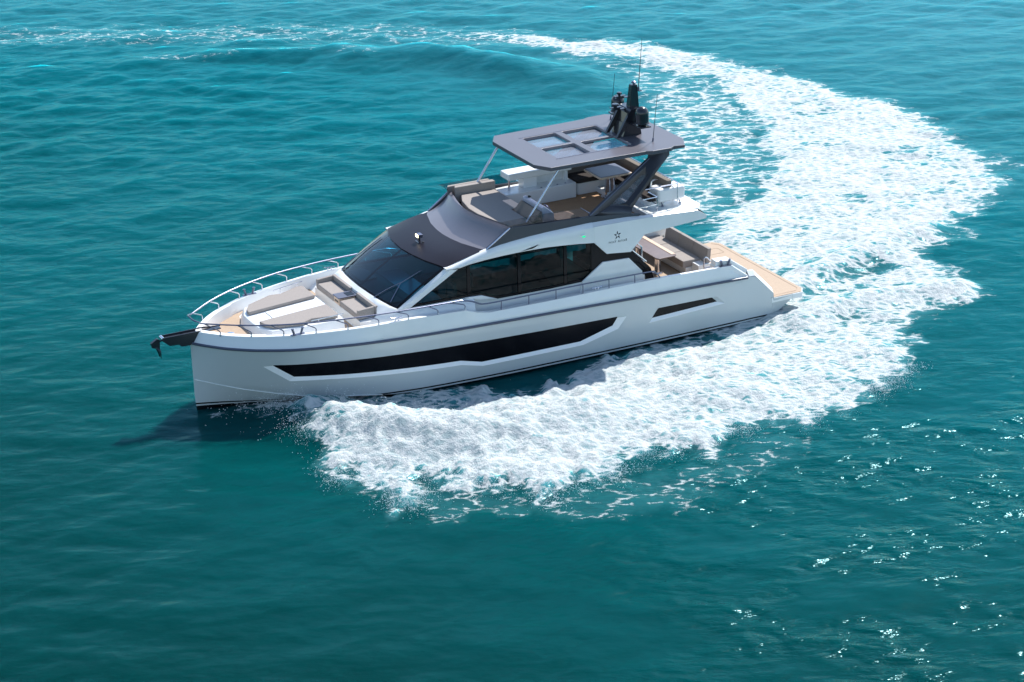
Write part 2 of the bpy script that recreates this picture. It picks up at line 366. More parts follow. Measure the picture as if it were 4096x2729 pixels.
def build_sea():
    xs = stretched(-29, 25, .085, 6000); ys = stretched(-22, 58, .12, 9000)
    X, Y = np.meshgrid(xs, ys); x = X.ravel(); y = Y.ravel()
    near = (np.abs(x) < 60) & (y > -60) & (y < 130)
    foam = np.zeros(x.shape); z = np.zeros(x.shape)
    foam[near] = foam_field(x[near], y[near])
    z[near] = sea_height(x[near], y[near], foam[near])
    fade = sst(25, 60, np.abs(x)) ; z *= (1 - fade)
    nx, ny = len(xs), len(ys)
    co = np.empty((nx * ny, 3), np.float32); co[:, 0] = x; co[:, 1] = y; co[:, 2] = z
    i = np.arange((nx - 1) * (ny - 1)); r = i // (nx - 1); c = i % (nx - 1); a = r * nx + c
    q = np.stack([a, a + 1, a + nx + 1, a + nx], 1).astype(np.int32)
    me = bpy.data.meshes.new('water'); me.vertices.add(nx * ny); me.vertices.foreach_set('co', co.ravel())
    me.loops.add(q.size); me.loops.foreach_set('vertex_index', q.ravel())
    me.polygons.add(len(q)); me.polygons.foreach_set('loop_start', np.arange(0, q.size, 4, dtype=np.int32))
    me.polygons.foreach_set('use_smooth', np.ones(len(q), bool))
    at = me.attributes.new('foam', 'FLOAT', 'POINT'); at.data.foreach_set('value', foam.astype(np.float32))
    me.update(); me.validate()
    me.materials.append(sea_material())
    o = bpy.data.objects.new('water', me); COL.objects.link(o); o['kind'] = 'structure'
    return o
def sea_material():
    m, t, b = new_mat('sea_water_and_foam')
    tc = N(t, 'ShaderNodeTexCoord'); P = tc.outputs['Object']
    def noise(scale, detail=6, rough=.6, sc3=(1, 1, 1), dist=0.0):
        mp = N(t, 'ShaderNodeMapping'); mp.inputs['Scale'].default_value = sc3; t.links.new(P, mp.inputs['Vector'])
        n = N(t, 'ShaderNodeTexNoise'); n.inputs['Scale'].default_value = scale; n.inputs['Detail'].default_value = detail
        n.inputs['Roughness'].default_value = rough; n.inputs['Distortion'].default_value = dist
        t.links.new(mp.outputs[0], n.inputs['Vector']); return n.outputs['Fac']
    at = N(t, 'ShaderNodeAttribute', attribute_name='foam'); foam = at.outputs['Fac']
    na = noise(1.9, 8, .64, (1, .75, 1), .4); nb = noise(9.0, 6, .68); nd = noise(26.0, 3, .6)
    def lace(scale, sc3, wid, warp):
        """foam drawn out into threads round the edges of bubbles and eddies"""
        mp = N(t, 'ShaderNodeMapping'); mp.inputs['Scale'].default_value = sc3; t.links.new(P, mp.inputs['Vector'])
        nz = N(t, 'ShaderNodeTexNoise'); nz.inputs['Scale'].default_value = scale * .8; nz.inputs['Detail'].default_value = 4; t.links.new(mp.outputs[0], nz.inputs['Vector'])
        vm = N(t, 'ShaderNodeVectorMath', operation='MULTIPLY_ADD'); t.links.new(nz.outputs['Color'], vm.inputs[0]); vm.inputs[1].default_value = (warp, warp, 0); t.links.new(mp.outputs[0], vm.inputs[2])
        vo = N(t, 'ShaderNodeTexVoronoi', feature='DISTANCE_TO_EDGE', voronoi_dimensions='2D'); vo.inputs['Scale'].default_value = scale; t.links.new(vm.outputs[0], vo.inputs['Vector'])
        r = N(t, 'ShaderNodeMapRange', interpolation_type='SMOOTHSTEP'); r.inputs['From Min'].default_value = 0; r.inputs['From Max'].default_value = wid; r.inputs['To Min'].default_value = 1; r.inputs['To Max'].default_value = 0
        t.links.new(vo.outputs['Distance'], r.inputs['Value']); return r.outputs[0]
    la, lb = lace(1.0, (.8, 1.5, 1), .32, 1.1), lace(3.2, (.75, 1.4, 1), .34, .35)
    v = math_n(t, 'SUBTRACT', math_n(t, 'MULTIPLY', foam, 1.22), .12)
    for src, mid, k in ((na, .5, .95), (nb, .5, .55), (nd, .5, .60), (la, .38, .42), (lb, .38, .34)):
        v = math_n(t, 'ADD', v, math_n(t, 'MULTIPLY', math_n(t, 'SUBTRACT', src, mid), k))
    mr = N(t, 'ShaderNodeMapRange', interpolation_type='SMOOTHSTEP'); mr.inputs['From Min'].default_value = .40; mr.inputs['From Max'].default_value = .86
    t.links.new(v, mr.inputs['Value'])
    gate = N(t, 'ShaderNodeMapRange', interpolation_type='SMOOTHSTEP'); gate.inputs['From Min'].default_value = .03; gate.inputs['From Max'].default_value = .22
    t.links.new(foam, gate.inputs['Value'])
    mask = math_n(t, 'MULTIPLY', mr.outputs[0], gate.outputs[0])
    # water colour with sky reflection mixed in, and paler, air-filled water under the foam
    sx = N(t, 'ShaderNodeSeparateXYZ'); t.links.new(P, sx.inputs[0])       # far side paler, south-west darker: sky reflection put into the water colour
    sky_tone = math_n(t, 'ADD', math_n(t, 'MULTIPLY', sx.outputs['X'], .011), math_n(t, 'MULTIPLY', sx.outputs['Y'], .014))
    sky_tone = math_n(t, 'ADD', math_n(t, 'MULTIPLY', noise(.05, 3), .5), sky_tone)
    body = ramp(t, math_n(t, 'MULTIPLY', math_n(t, 'ADD', sky_tone, .25), .75), [(0.11, (0, .0245, .0235)), (0.34, (0, .047, .051)), (0.62, (0.0, .074, .091)), (0.98, (.022, .128, .162))])
    aer = N(t, 'ShaderNodeMapRange'); aer.inputs['From Min'].default_value = .1; aer.inputs['From Max'].default_value = 1.0; aer.inputs['To Max'].default_value = .8
    t.links.new(foam, aer.inputs['Value'])
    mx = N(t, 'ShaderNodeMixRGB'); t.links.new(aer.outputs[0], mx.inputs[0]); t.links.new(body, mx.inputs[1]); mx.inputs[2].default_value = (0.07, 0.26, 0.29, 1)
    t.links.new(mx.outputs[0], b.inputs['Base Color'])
    b.inputs['Roughness'].default_value = .5; b.inputs['Specular IOR Level'].default_value = 0.0
    b.inputs['Subsurface Weight'].default_value = 1.0; b.inputs['Subsurface Radius'].default_value = (0.2, 1.0, 1.1); b.inputs['Subsurface Scale'].default_value = SSS
    w1 = noise(1.6, 1.0, .5, (.7, 1.05, 1), .3); w2 = noise(6.0, 2, .5, (.6, 1.1, 1))
    hsum = math_n(t, 'ADD', w1, math_n(t, 'MULTIPLY', w2, .19))
    bp = N(t, 'ShaderNodeBump'); bp.inputs['Strength'].default_value = 1.0; bp.inputs['Distance'].default_value = WAVE_BUMP
    def between(src, a, b2):
        n_ = N(t, 'ShaderNodeMapRange', interpolation_type='SMOOTHSTEP'); n_.inputs['From Min'].default_value = a; n_.inputs['From Max'].default_value = b2; t.links.new(src, n_.inputs['Value']); return n_.outputs[0]
    gust = math_n(t, 'MULTIPLY', between(sx.outputs['X'], -2, 6), between(sx.outputs['Y'], 3, -9))           # a breeze ruffles the south-east
    gust = math_n(t, 'MULTIPLY', gust, between(noise(.3, 2), .36, .60))
    t.links.new(math_n(t, 'ADD', math_n(t, 'MULTIPLY_ADD', between(sx.outputs['Y'], -12, 22), .20, .26), math_n(t, 'MULTIPLY', gust, 1.15)), bp.inputs['Strength'])
    t.links.new(hsum, bp.inputs['Height']); t.links.new(bp.outputs[0], b.inputs['Normal'])
    gl = N(t, 'ShaderNodeBsdfGlossy'); gl.inputs[0].default_value = SEA_GLOSS; gl.inputs['Roughness'].default_value = .16; t.links.new(bp.outputs[0], gl.inputs['Normal'])
    fr = N(t, 'ShaderNodeFresnel'); fr.inputs['IOR'].default_value = 1.333; t.links.new(bp.outputs[0], fr.inputs['Normal'])
    wat = N(t, 'ShaderNodeMixShader'); t.links.new(math_n(t, 'MULTIPLY', fr.outputs[0], .29), wat.inputs[0]); t.links.new(b.outputs[0], wat.inputs[1]); t.links.new(gl.outputs[0], wat.inputs[2])
    fb = N(t, 'ShaderNodeBsdfPrincipled'); t.links.new(ramp(t, math_n(t, 'ADD', math_n(t, 'MULTIPLY', na, .6), math_n(t, 'MULTIPLY', lb, .25)), [(.22, (.30, .39, .41)), (.52, (.555, .59, .59))]), fb.inputs['Base Color']); fb.inputs['Roughness'].default_value = .8
    fb.inputs['Specular IOR Level'].default_value = .2
    bp2 = N(t, 'ShaderNodeBump'); bp2.inputs['Strength'].default_value = .9; bp2.inputs['Distance'].default_value = .16
    fh = math_n(t, 'ADD', math_n(t, 'MULTIPLY', na, .55), math_n(t, 'ADD', math_n(t, 'MULTIPLY', nb, .5), math_n(t, 'MULTIPLY', nd, .16))); t.links.new(fh, bp2.inputs['Height']); t.links.new(bp2.outputs[0], fb.inputs['Normal'])
    ms = N(t, 'ShaderNodeMixShader'); t.links.new(mask, ms.inputs[0]); t.links.new(wat.outputs[0], ms.inputs[1]); t.links.new(fb.outputs[0], ms.inputs[2])
    t.links.new(ms.outputs[0], t.nodes['Material Output'].inputs[0])
    return m
SEA_GLOSS = (0.46, 0.84, 0.92, 1); WAVE_BUMP = 0.21; SSS = 2.6
water = build_sea()
tag(water, None, None, 'structure')

def build_spray():
    """droplets thrown up along the edge and crest of the bow wave"""
    pts = []
    edge = WK['side'][16:]                                             # outer edge of the wash, from the stern to the bow
    for i in range(len(edge) - 1):
        a, b2 = np.array(edge[i]), np.array(edge[i + 1]); n = int(np.linalg.norm(b2 - a) * 800)
        t = rng.random((n, 1)); p = a + (b2 - a) * t + rng.normal(0, .30, (n, 2)) * (1, 1.2)
        clump = fbm(p[:, 0] * 1.8, p[:, 1] * 1.8, 3); keep = clump > .44 + .12 * rng.random(n)
        h = .03 + np.abs(rng.normal(0, .20, n)) * np.where(p[:, 0] < 2, 1.0, .4)
        pts.append(np.column_stack([p, h])[keep])
    n = 16000; s = rng.random(n) ** 1.2                                 # crest and front of the wave
    L = np.array(WK['ridge']); q = s * 3.2; k = np.minimum(q.astype(int), len(L) - 2); f = (q - k)[:, None]
    p = L[k] * (1 - f) + L[k + 1] * f + rng.normal(0, .75, (n, 2))
    clump = fbm(p[:, 0] * 1.6, p[:, 1] * 1.6, 3); keep = clump > .42 + .14 * rng.random(n)
    pts.append(np.column_stack([p, .22 + np.abs(rng.normal(0, .24, n))])[keep])
    P = np.concatenate(pts); n = len(P); r = (.0045 + .010 * rng.random(n) ** 2.5)[:, None, None]
    O = np.array([(1, 0, 0), (-1, 0, 0), (0, 1, 0), (0, -1, 0), (0, 0, 1), (0, 0, -1)], float)[None] * (.7 + .6 * rng.random((n, 6, 1)))
    V = (P[:, None, :] + O * r).reshape(-1, 3)
    T = np.array([(0, 2, 4), (2, 1, 4), (1, 3, 4), (3, 0, 4), (2, 0, 5), (1, 2, 5), (3, 1, 5), (0, 3, 5)])
    F = (np.arange(n)[:, None, None] * 6 + T[None]).reshape(-1, 3)
    me = bpy.data.meshes.new('spray'); me.from_pydata(V.tolist(), [], F.tolist())
    m, t, b = new_mat('spray_drops'); b.inputs['Base Color'].default_value = (.80, .84, .85, 1); b.inputs['Roughness'].default_value = .4
    me.materials.append(m); o = bpy.data.objects.new('spray', me); COL.objects.link(o)
    tag(o, 'white droplets of spray flying along the edge of the bow wave', 'spray', 'stuff')
build_spray()

# ------------------------------------------------------------------ the yacht, built in its own frame: x to the bow, y to port, z up from the boot stripe
MB = Matrix(((-0.8895719091, 0.4565156301, 0.0159780471, 0), (-0.4567951604, -0.8890275464, -0.0311159641, 0), (0, -0.0349785822, 0.9993880621, 0), (0, 0, 0, 1))) @ Matrix.Translation((-9, -2.4, 0.17))
yacht = bpy.data.objects.new('yacht', None); COL.objects.link(yacht); yacht.matrix_world = MB; yacht.empty_display_size = 0.5
tag(yacht, 'white and grey flybridge motor yacht with charcoal hardtop, under way with a curved white wake', 'yacht')

RL = [(18.70,0),(18.64,.15),(18.51,.34),(18.29,.62),(18.02,.93),(17.70,1.21),(17.42,1.43),(17.1,1.63),(16.7,1.84),(16.21,2.04),(15.3,2.28),(14.3,2.46),(12.85,2.58),(11.4,2.62),(9.9,2.63),(8.3,2.63),(6.3,2.63),(4.6,2.62),(3.2,2.61),(2.13,2.60)]
TL = [(18.52,0),(18.46,.13),(18.34,.31),(18.12,.58),(17.86,.86),(17.55,1.12),(17.28,1.31),(16.96,1.50),(16.57,1.70),(16.1,1.89),(15.2,2.15),(14.2,2.36),(12.8,2.48),(11.4,2.52),(9.9,2.52),(8.3,2.52),(6.3,2.51),(4.6,2.50),(3.2,2.49),(2.13,2.48)]
CL = [(18.69,0),(18.62,.08),(18.48,.20),(18.25,.38),(17.95,.58),(17.60,.79),(17.3,.95),(16.95,1.11),(16.5,1.3),(16.0,1.48),(15.1,1.76),(14.2,1.98),(12.8,2.22),(11.4,2.34),(9.9,2.42),(8.3,2.46),(6.3,2.48),(4.6,2.48),(3.2,2.47),(2.13,2.46)]
zr = lambda x: float(np.interp(x, [0, 2.13, 12, 13.5, 15.3, 17, 18.7], [1.36, 1.377, 1.70, 1.745, 1.80, 1.83, 1.84]))
zt = lambda x: float(np.interp(x, [2.07, 2.58, 5, 8.7, 10.83, 11.42, 13.1, 16, 18.6], [1.40, 1.80, 1.89, 1.915, 1.95, 2.165, 2.215, 2.175, 2.14]))
zc = lambda x: float(np.interp(x, [2, 12, 13.5, 14.5, 15.2, 16.1, 16.65, 17.2, 17.6, 18.02, 18.4, 18.7], [-.12, -.12, -.08, .03, .09, .205, .297, .407, .486, .585, .67, .73]))
zk = lambda x: float(np.interp(x, [0, 10, 15, 17.5, 18.3, 18.65], [-.6, -.95, -.95, -.8, -.6, -.34]))
zd = lambda x: float(np.interp(x, [0, 2.2, 2.3, 5.6, 5.7, 10.9, 11.2, 14.0, 14.05, 19], [.50, .50, .87, .87, 1.3, 1.3, 2.08, 2.08, 1.80, 1.80]))
R_, T_, C_ = cat(RL, 4), cat(TL, 4), cat(CL, 4)
i0 = np.argmin(abs(R_[:, 0] - 10.9))
def hull_y(x, z):
    a = np.interp(x, R_[::-1, 0], R_[::-1, 1]); b = np.interp(x, C_[::-1, 0], C_[::-1, 1]); z0, z1 = zc(x), zr(x)
    return float(b + (a - b) * (z - z0) / (z1 - z0))
def station(R, T, C, zr_, zt_):
    """port half section, keel to the middle of the deck line"""
    zc_ = zc(C[0]); p = [(C[0] - .04, 0, zk(C[0])), (C[0], C[1] * .5, zk(C[0]) * .45 + zc_ * .55 if C[0] > 14 else zk(C[0]) * .5 + zc_ * .5 - .05), (C[0], C[1], zc_)]
    for k in range(1, 6):
        t = k / 6; p.append((C[0] + (R[0] - C[0]) * t, C[1] + (R[1] - C[1]) * t, zc_ + (zr_ - zc_) * t))
    p.append((R[0], R[1], zr_))
    return p
rows = []
for k in range(len(R_)):
    R, T, C = R_[k], T_[k], C_[k]; zr_, zt_ = zr(R[0]), zt(T[0])
    p = station(R, T, C, zr_, zt_)
    p += [(R[0] + (T[0] - R[0]) * .5, R[1] + (T[1] - R[1]) * .5, (zr_ + zt_) / 2), (T[0], T[1], zt_)]
    z_in = zd(T[0]) - .06
    yi = max(0, T[1] - .10)
    p += [(T[0] - (.05 if T[0] > 17 else 0), yi, zt_ - .03), (T[0] - (.06 if T[0] > 17 else 0), yi, min(z_in, zt_ - .1)), (T[0] - (.06 if T[0] > 17 else 0), 0, min(z_in, zt_ - .1))]
    rows.append(p)
# aft end: quarter wing slopes down to the bathing platform
for x, zz in ((2.05, 1.385), (1.86, 1.37), (1.52, 1.03), (1.20, .69), (1.18, .53), (.52, .53)):
    R = (x, 2.60); C = (x, 2.45); z0 = -.12 if x > 1.1 else -.12
    p = [(x, 0, -.55), (x, 1.2, -.35), (x, 2.45, z0)] + [(x, 2.45 + .15 * k / 6, z0 + (zz - z0) * k / 6) for k in range(1, 6)] + [(x, 2.6, zz)]
    p += [(x, 2.58, zz), (x, 2.56, zz), (x, 2.50, zz - .01), (x, 2.50, min(.44, zz - .06)), (x, 0, min(.44, zz - .06))]
    rows.append(p)
# stern underside rises to the transom
p = [(.52, 0, .25), (.52, 1.2, .26), (.52, 2.45, .28)] + [(.52, 2.45 + .15 * k / 6, .28 + .25 * k / 6) for k in range(1, 6)] + [(.52, 2.6, .53), (.52, 2.58, .53), (.52, 2.56, .53), (.52, 2.5, .52), (.52, 2.5, .44), (.52, 0, .44)]
rows[-1] = p
p2 = [(1.3, 0, -.45)] ; 
hg = G()
full = []
for p in rows: full.append(p + [(x, -y, z) for x, y, z in p[-2:0:-1]])
hg.grid(full, 0, closed=True)
n = len(full[0])
hg.f.append(list(range(n))); hg.m.append(0); o_ = (len(full) - 1) * n; hg.f.append([o_ + k for k in range(n)][::-1]); hg.m.append(0)
nr = n
for fi in range((len(full) - 1) * nr):
    j = fi % nr
    if 8 <= j <= 11 or nr - 12 <= j <= nr - 9: hg.m[fi] = 1  # bulwark painted lighter for the skylight its tilt catches
hull = hg.build('hull', [HULL, SHADE_GREY], yacht, angle=28)

W1O = [(17.129,1.28),(16.862,1.313),(15.54,1.29),(12.822,1.206),(8.772,1.075),(6.484,1.018),(6.239,.995),(6.524,.626),(7.666,.344),(10.88,.344),(11.545,.509),(14.288,.643),(15.496,.705),(16.408,.738)]
W1I = [(16.87,1.275),(16.80,1.288),(15.538,1.268),(12.821,1.184),(8.771,1.053),(6.55,1.000),(6.50,.985),(6.669,.728),(7.725,.434),(10.883,.439),(11.549,.61),(14.295,.741),(15.503,.80),(16.288,.844)]
W2O = [(5.472,.599),(5.201,1.011),(3.184,.973),(2.876,.696)]
W2I = [(5.339,.695),(5.163,.985),(3.307,.948),(3.114,.769)]
DEEP = .075
def chains(P, tip, tail):
    """upper and lower edge of an outline as functions of x"""
    up = sorted([p for p in tip]); lo = sorted([p for p in tail])
    f = lambda ch: (lambda x: float(np.interp(x, [p[0] for p in ch], [p[1] for p in ch])))
    return f(up), f(lo)
def strip_shape(P, nu):
    up, lo = chains(P, P[:nu], P[nu:] + [P[0], P[nu - 1]])
    return up, lo, min(p[0] for p in P), max(p[0] for p in P)
SH = [(strip_shape(W1O, 7), strip_shape(W1I, 7), [p[0] for p in W1O], [p[0] for p in W1I])]
q2o = ([(5.472,.602),(5.201,1.011),(3.184,.973),(2.876,.699)], [(5.472,.599),(2.876,.696)])
q2i = ([(5.339,.698),(5.163,.985),(3.307,.948),(3.114,.772)], [(5.339,.695),(3.114,.769)])
def two(u, l): return chains(None, u, l) + (min(p[0] for p in u), max(p[0] for p in u))
SH.append((two(*q2o), two(*q2i), [p[0] for p in q2o[0]], [p[0] for p in q2i[0]]))
cut = G()
for (Ou, Ol, Oa, Ob), (Iu, Il, Ia, Ib), ox, ix in SH:
    ts = sorted(set([0.001, .999] + list(np.linspace(.001, .999, 40)) + [min(.999, max(.001, (x - Oa) / (Ob - Oa))) for x in ox] + [min(.999, max(.001, (x - Ia) / (Ib - Ia))) for x in ix]))
    for s in (1, -1):
        rows = []
        for t in ts:
            xo = Oa + (Ob - Oa) * t; xi = Ia + (Ib - Ia) * t
            zo1, zo0, zi1, zi0 = Ou(xo), Ol(xo), Iu(xi), Il(xi)
            if zo1 - zo0 < .004: zo1 += .004
            if zi1 - zi0 < .003: zi1 += .003
            e = .6
            rows.append([(xo + (xo - xi) * e, s * (hull_y(xo, zo1) + DEEP * e), zo1 + (zo1 - zi1) * e), (xo, s * hull_y(xo, zo1), zo1), (xi, s * (hull_y(xi, zi1) - DEEP), zi1),
                         (xi, s * (hull_y(xi, zi0) - DEEP), zi0), (xo, s * hull_y(xo, zo0), zo0), (xo + (xo - xi) * e, s * (hull_y(xo, zo0) + DEEP * e), zo0 + (zo0 - zi0) * e)])
        o = len(cut.v); n_ = len(rows); cut.grid(rows, closed=True)
        cut.f.append([o + k for k in range(6)]); cut.m.append(0); cut.f.append([o + (n_ - 1) * 6 + k for k in range(6)][::-1]); cut.m.append(0)
cutter = cut.build('cutter', [LEDGE], None, smooth=False)
cutter.matrix_world = MB
bo = hull.modifiers.new('cut', 'BOOLEAN'); bo.object = cutter; bo.operation = 'DIFFERENCE'; bo.solver = 'EXACT'; bo.material_mode = 'INDEX'
bpy.context.view_layer.update()
dg = bpy.context.evaluated_depsgraph_get()
me2 = bpy.data.meshes.new_from_object(hull.evaluated_get(dg)); hull.modifiers.clear(); hull.data = me2; me2.name = 'hull'
bpy.data.objects.remove(cutter)
for (Ou, Ol, Oa, Ob), (Iu, Il, Ia, Ib), ox, ix in SH:
    ts = sorted(set(list(np.linspace(.002, .998, 40)) + [min(.998, max(.002, (x - Oa) / (Ob - Oa))) for x in ox] + [min(.998, max(.002, (x - Ia) / (Ib - Ia))) for x in ix]))
    for s in (False, True):
        g = G(); g.grid([[(x, hull_y(x, Il(x)) - DEEP + .004, Il(x) - .004), (x, hull_y(x, Iu(x)) - DEEP + .004, Iu(x) + .004)] for x in [Ia + (Ib - Ia) * t for t in ts]])
        g.build('hull_window', [GBLACK], hull, mirror=s, angle=60)
        g = G(); R3 = []
        for t in ts:
            xo = Oa + (Ob - Oa) * t; xi = Ia + (Ib - Ia) * t; zo, zi = Ol(xo), Il(xi)
            R3.append([(xo, hull_y(xo, zo) + .002, zo - .010), (xo, hull_y(xo, zo) + .004, zo + .003), (xi, hull_y(xi, zi) - DEEP + .006, zi + .004)])
        g.grid(R3); g.build('window_ledge', [LEDGE], hull, smooth=False, mirror=s)
# spray chine at the bow
for s in (1, -1): G().tube([(x, s * (y + .004), zc(x)) for x, y in C_ if x > 13.6 and y > .02], .014, 6).build('spray_chine', [SHADE_GREY], hull)
# rub rail
rr = [(x, y + .02, zr(x)) for x, y in R_ if x < 18.66]
rl = [(x, -y, z) for x, y, z in rr[::-1]]
G().tube(rl + [(18.73, 0, 1.84)] + rr, .04, 10).build('rub_rail', [RUBBER], hull)

# ------------------------------------------------------------------ deck: cap of the bulwark, its inner side, and the walking surface
dk = G(); rows = []
for k in range(len(T_)):
    x, y = T_[k]; xb = .10 if x > 17 else 0
    wcap = .13 if x > 5 else .10
    yi = max(0, y - wcap); z = zt(x) + .006
    zdk = min(zd(x), z - .2)
    y_in = max(0, yi - .02)
    rows.append([(x + .004, y + .004, z - .02), (x, y, z), (x - xb, yi, z + .004), (x - xb * 1.2, y_in, zdk), (x - xb * 1.2, 0, zdk + (.02 if x > 14 else 0))])
full = [p + [(a, -b, c) for a, b, c in p[-2::-1]] for p in rows]
dk.grid(full); deck = dk.build('deck', [WHITE], yacht, angle=30)
# foredeck teak
def y_at(x): return float(np.interp(x, T_[::-1, 0], T_[::-1, 1]))
tk = [(x, y_at(x) - .17) for x in (18.12, 17.95, 17.7, 17.4, 17.1, 16.8, 16.45)]
tk = [p for p in tk if p[1] > 0]
poly = tk + [(16.75, 1.25), (16.88, .8), (16.93, 0)]
poly = poly + [(x, -y) for x, y in poly[::-1] if y != 0] + [(18.18, 0)]
G().prism(poly, 'z', 1.815, 1.828).build('teak_planking', [TEAK], deck, smooth=False)
for a, b in ((1.62, 2.20), (-2.20, -1.62)):
    G().box(14.06, 14.72, a, b, 1.806, 1.818).build('teak_planking', [TEAK], deck, smooth=False)
G().box(14.28, 14.62, -1.62, 1.62, 1.806, 1.818).build('teak_planking', [TEAK], deck, smooth=False)
# solid quarter block with the aft bollards, and the sloping wing cap
for s in (False, True):
    g = G(); yo, yi_ = 2.49, 2.08
    va = [(2.60, yo, 1.812), (3.12, yo, 1.838), (3.12, yo, 1.3), (2.08, yo + .08, 1.3), (2.075, yo + .10, 1.405)]; vb = [(2.36, yi_, 1.812), (3.12, yi_, 1.838), (3.12, yi_, 1.3), (1.95, yi_, 1.3), (1.93, yi_ + .05, 1.42)]
    g.add(va + vb, [(0, 1, 2, 3, 4), (9, 8, 7, 6, 5)] + [(k, k + 5, (k + 1) % 5 + 5, (k + 1) % 5) for k in range(5)])
    va = [(2.58, 2.40, 1.96), (3.08, 2.36, 1.99), (3.14, 2.36, 1.5), (2.05, 2.46, 1.5), (2.03, 2.46, 1.57)]; vb = [(x - .02, 2.06, z) for x, y, z in va]
    g.add(va + vb, [(0, 1, 2, 3, 4), (9, 8, 7, 6, 5)] + [(k, k + 5, (k + 1) % 5 + 5, (k + 1) % 5) for k in range(5)])
    g.build('quarter_block', [WHITE], deck, bevel=.02, mirror=s)
    g = G(); E_ = [(2.075, 1.40), (1.86, 1.385), (1.53, 1.045), (1.20, .70), (1.24, .55)]
    g.grid([[(x, 2.602, z + .004) for x, z in E_], [(x - .01, 2.47, z + .135) for x, z in E_], [(x - .01, 2.40, z + .13) for x, z in E_], [(x - .01, 2.38, .5) for x, z in E_]])
    g.build('wing_cap', [WHITE], deck, smooth=False, mirror=s)

# sun pad plinth on the foredeck
pl = lambda x: float(np.interp(x, [14.6, 16.9], [2.235, 2.10]))
out = [(16.95, 0), (16.93, .55), (16.72, 1.08), (15.8, 1.36), (14.85, 1.52), (14.66, 1.5), (14.66, 0)]
out = out[:-1] + [(x, -y) for x, y in out[::-1] if y or x < 15]
out = [p for i, p in enumerate(out) if p != (14.66, 0)]
g = G(); top = [(x - .06 * (x > 16), y * .97, pl(x)) for x, y in out]; bot = [(x + .06 * (x > 16), y * 1.04, 1.79) for x, y in out]; nn = len(out)
g.add(top + bot, [tuple(range(nn)), tuple(range(2 * nn - 1, nn - 1, -1))] + [(i, (i + 1) % nn, (i + 1) % nn + nn, i + nn) for i in range(nn)])
plinth = g.build('sun_pad_plinth', [WHITE], yacht, bevel=.03)
g = G(); g.add([(14.75, -.33, pl(14.75) + .004), (16.3, -.33, pl(16.3) + .004), (16.3, .33, pl(16.3) + .004), (14.75, .33, pl(14.75) + .004), (14.75, -.33, pl(14.75) + .02), (16.3, -.33, pl(16.3) + .02), (16.3, .33, pl(16.3) + .02), (14.75, .33, pl(14.75) + .02)],
              [(4, 5, 6, 7), (0, 1, 5, 4), (1, 2, 6, 5), (2, 3, 7, 6), (3, 0, 4, 7)]); g.build('hatch_lid', [WHITE], plinth, bevel=.006)
PAD = [(16.78,.40),(16.74,.66),(16.56,.95),(15.80,1.25),(15.52,1.14),(14.88,1.36),(14.75,1.28),(14.74,.40)]
for s in (False, True):
    G().prism(PAD, 'z', lambda p: pl(p[0]) + .004, lambda p: pl(p[0]) + .105).build('sun_pad', [FAB], yacht, bevel=.02, mirror=s)
    rail = [(15.55, 1.36, 2.18), (15.55, 1.40, 2.33), (14.7, 1.48, 2.38)]
    g = G(); g.tube([(15.62, 1.39, 2.32), (14.68, 1.49, 2.385)], .012, 6); g.tube([(15.4, 1.41, 2.2), (15.4, 1.41, 2.33)], .011, 6); g.tube([(14.85, 1.475, 2.23), (14.85, 1.475, 2.37)], .011, 6)
    g.build('grab_rail', [STEEL], plinth, mirror=s)

# ------------------------------------------------------------------ seat block in front of the windscreen, coach roof skirt
ws_b = [(13.23, 1.93, 2.37), (13.33, 1.72, 2.41), (13.44, 1.2, 2.445), (13.5, .65, 2.47), (13.54, 0, 2.49)]
ws_t = [(11.70, 1.93, 3.31), (11.80, 1.70, 3.335), (12.0, 1.15, 3.355), (12.1, .6, 3.365), (12.14, 0, 3.37)]
symm = lambda P: P + [(x, -y, z) for x, y, z in P[-2::-1]]
WB, WT = symm(ws_b), symm(ws_t)
g = G()
low = symm([(11.0, 2.33, 2.085), (12.2, 2.28, 2.085), (13.2, 2.1, 2.085), (14.0, 1.75, 2.085), (14.24, 1.62, 2.085), (14.24, .8, 2.085), (14.24, 0, 2.085)])
fl = symm([(10.9, 2.02, 2.31), (12.2, 2.0, 2.345), (13.15, 1.99, 2.365), (13.45, 1.75, 2.40), (13.66, 1.45, 2.40), (13.66, .75, 2.40), (13.66, 0, 2.40)])
fl2 = symm([(10.9, 1.97, 2.33), (12.2, 1.95, 2.36), (13.22, 1.94, 2.375), (13.34, 1.72, 2.415), (13.45, 1.2, 2.45), (13.51, .65, 2.475), (13.55, 0, 2.495)])
mid = symm([(14.0 * 0 + 10.95, 2.2, 2.2), (12.2, 2.15, 2.22), (13.2, 2.03, 2.26), (13.74, 1.66, 2.22), (13.70, 1.53, 2.088), (13.70, .8, 2.088), (13.70, 0, 2.088)])
bas = [(x, y, 1.78) for x, y, z in low]
g.grid([bas, low, mid, fl, fl2])
skirt = g.build('coach_roof_skirt', [WHITE], yacht, angle=50)
sofa = bpy.data.objects.new('bow_sofa', None); COL.objects.link(sofa); sofa.parent = yacht
for y0, y1 in ((-1.40, -.22), (.22, 1.40)):
    G().box(13.74, 14.25, y0, y1, 2.09, 2.265).build('seat_cushion', [FAB], sofa, bevel=.025)
    a = y0 if y0 < 0 else y0; 
    G().box(13.63, 13.74, y0 - (.1 if y0 < 0 else 0), y1 + (.1 if y0 > 0 else 0), 2.20, 2.41).build('backrest', [FAB], sofa, bevel=.02)
    e = (-1.50, -1.402) if y0 < 0 else (1.402, 1.50)
    G().prism([(14.25, 2.09), (14.25, 2.37), (13.742, 2.405), (13.742, 2.09)], 'y', e[0], e[1]).build('armrest', [FAB], sofa, bevel=.02)
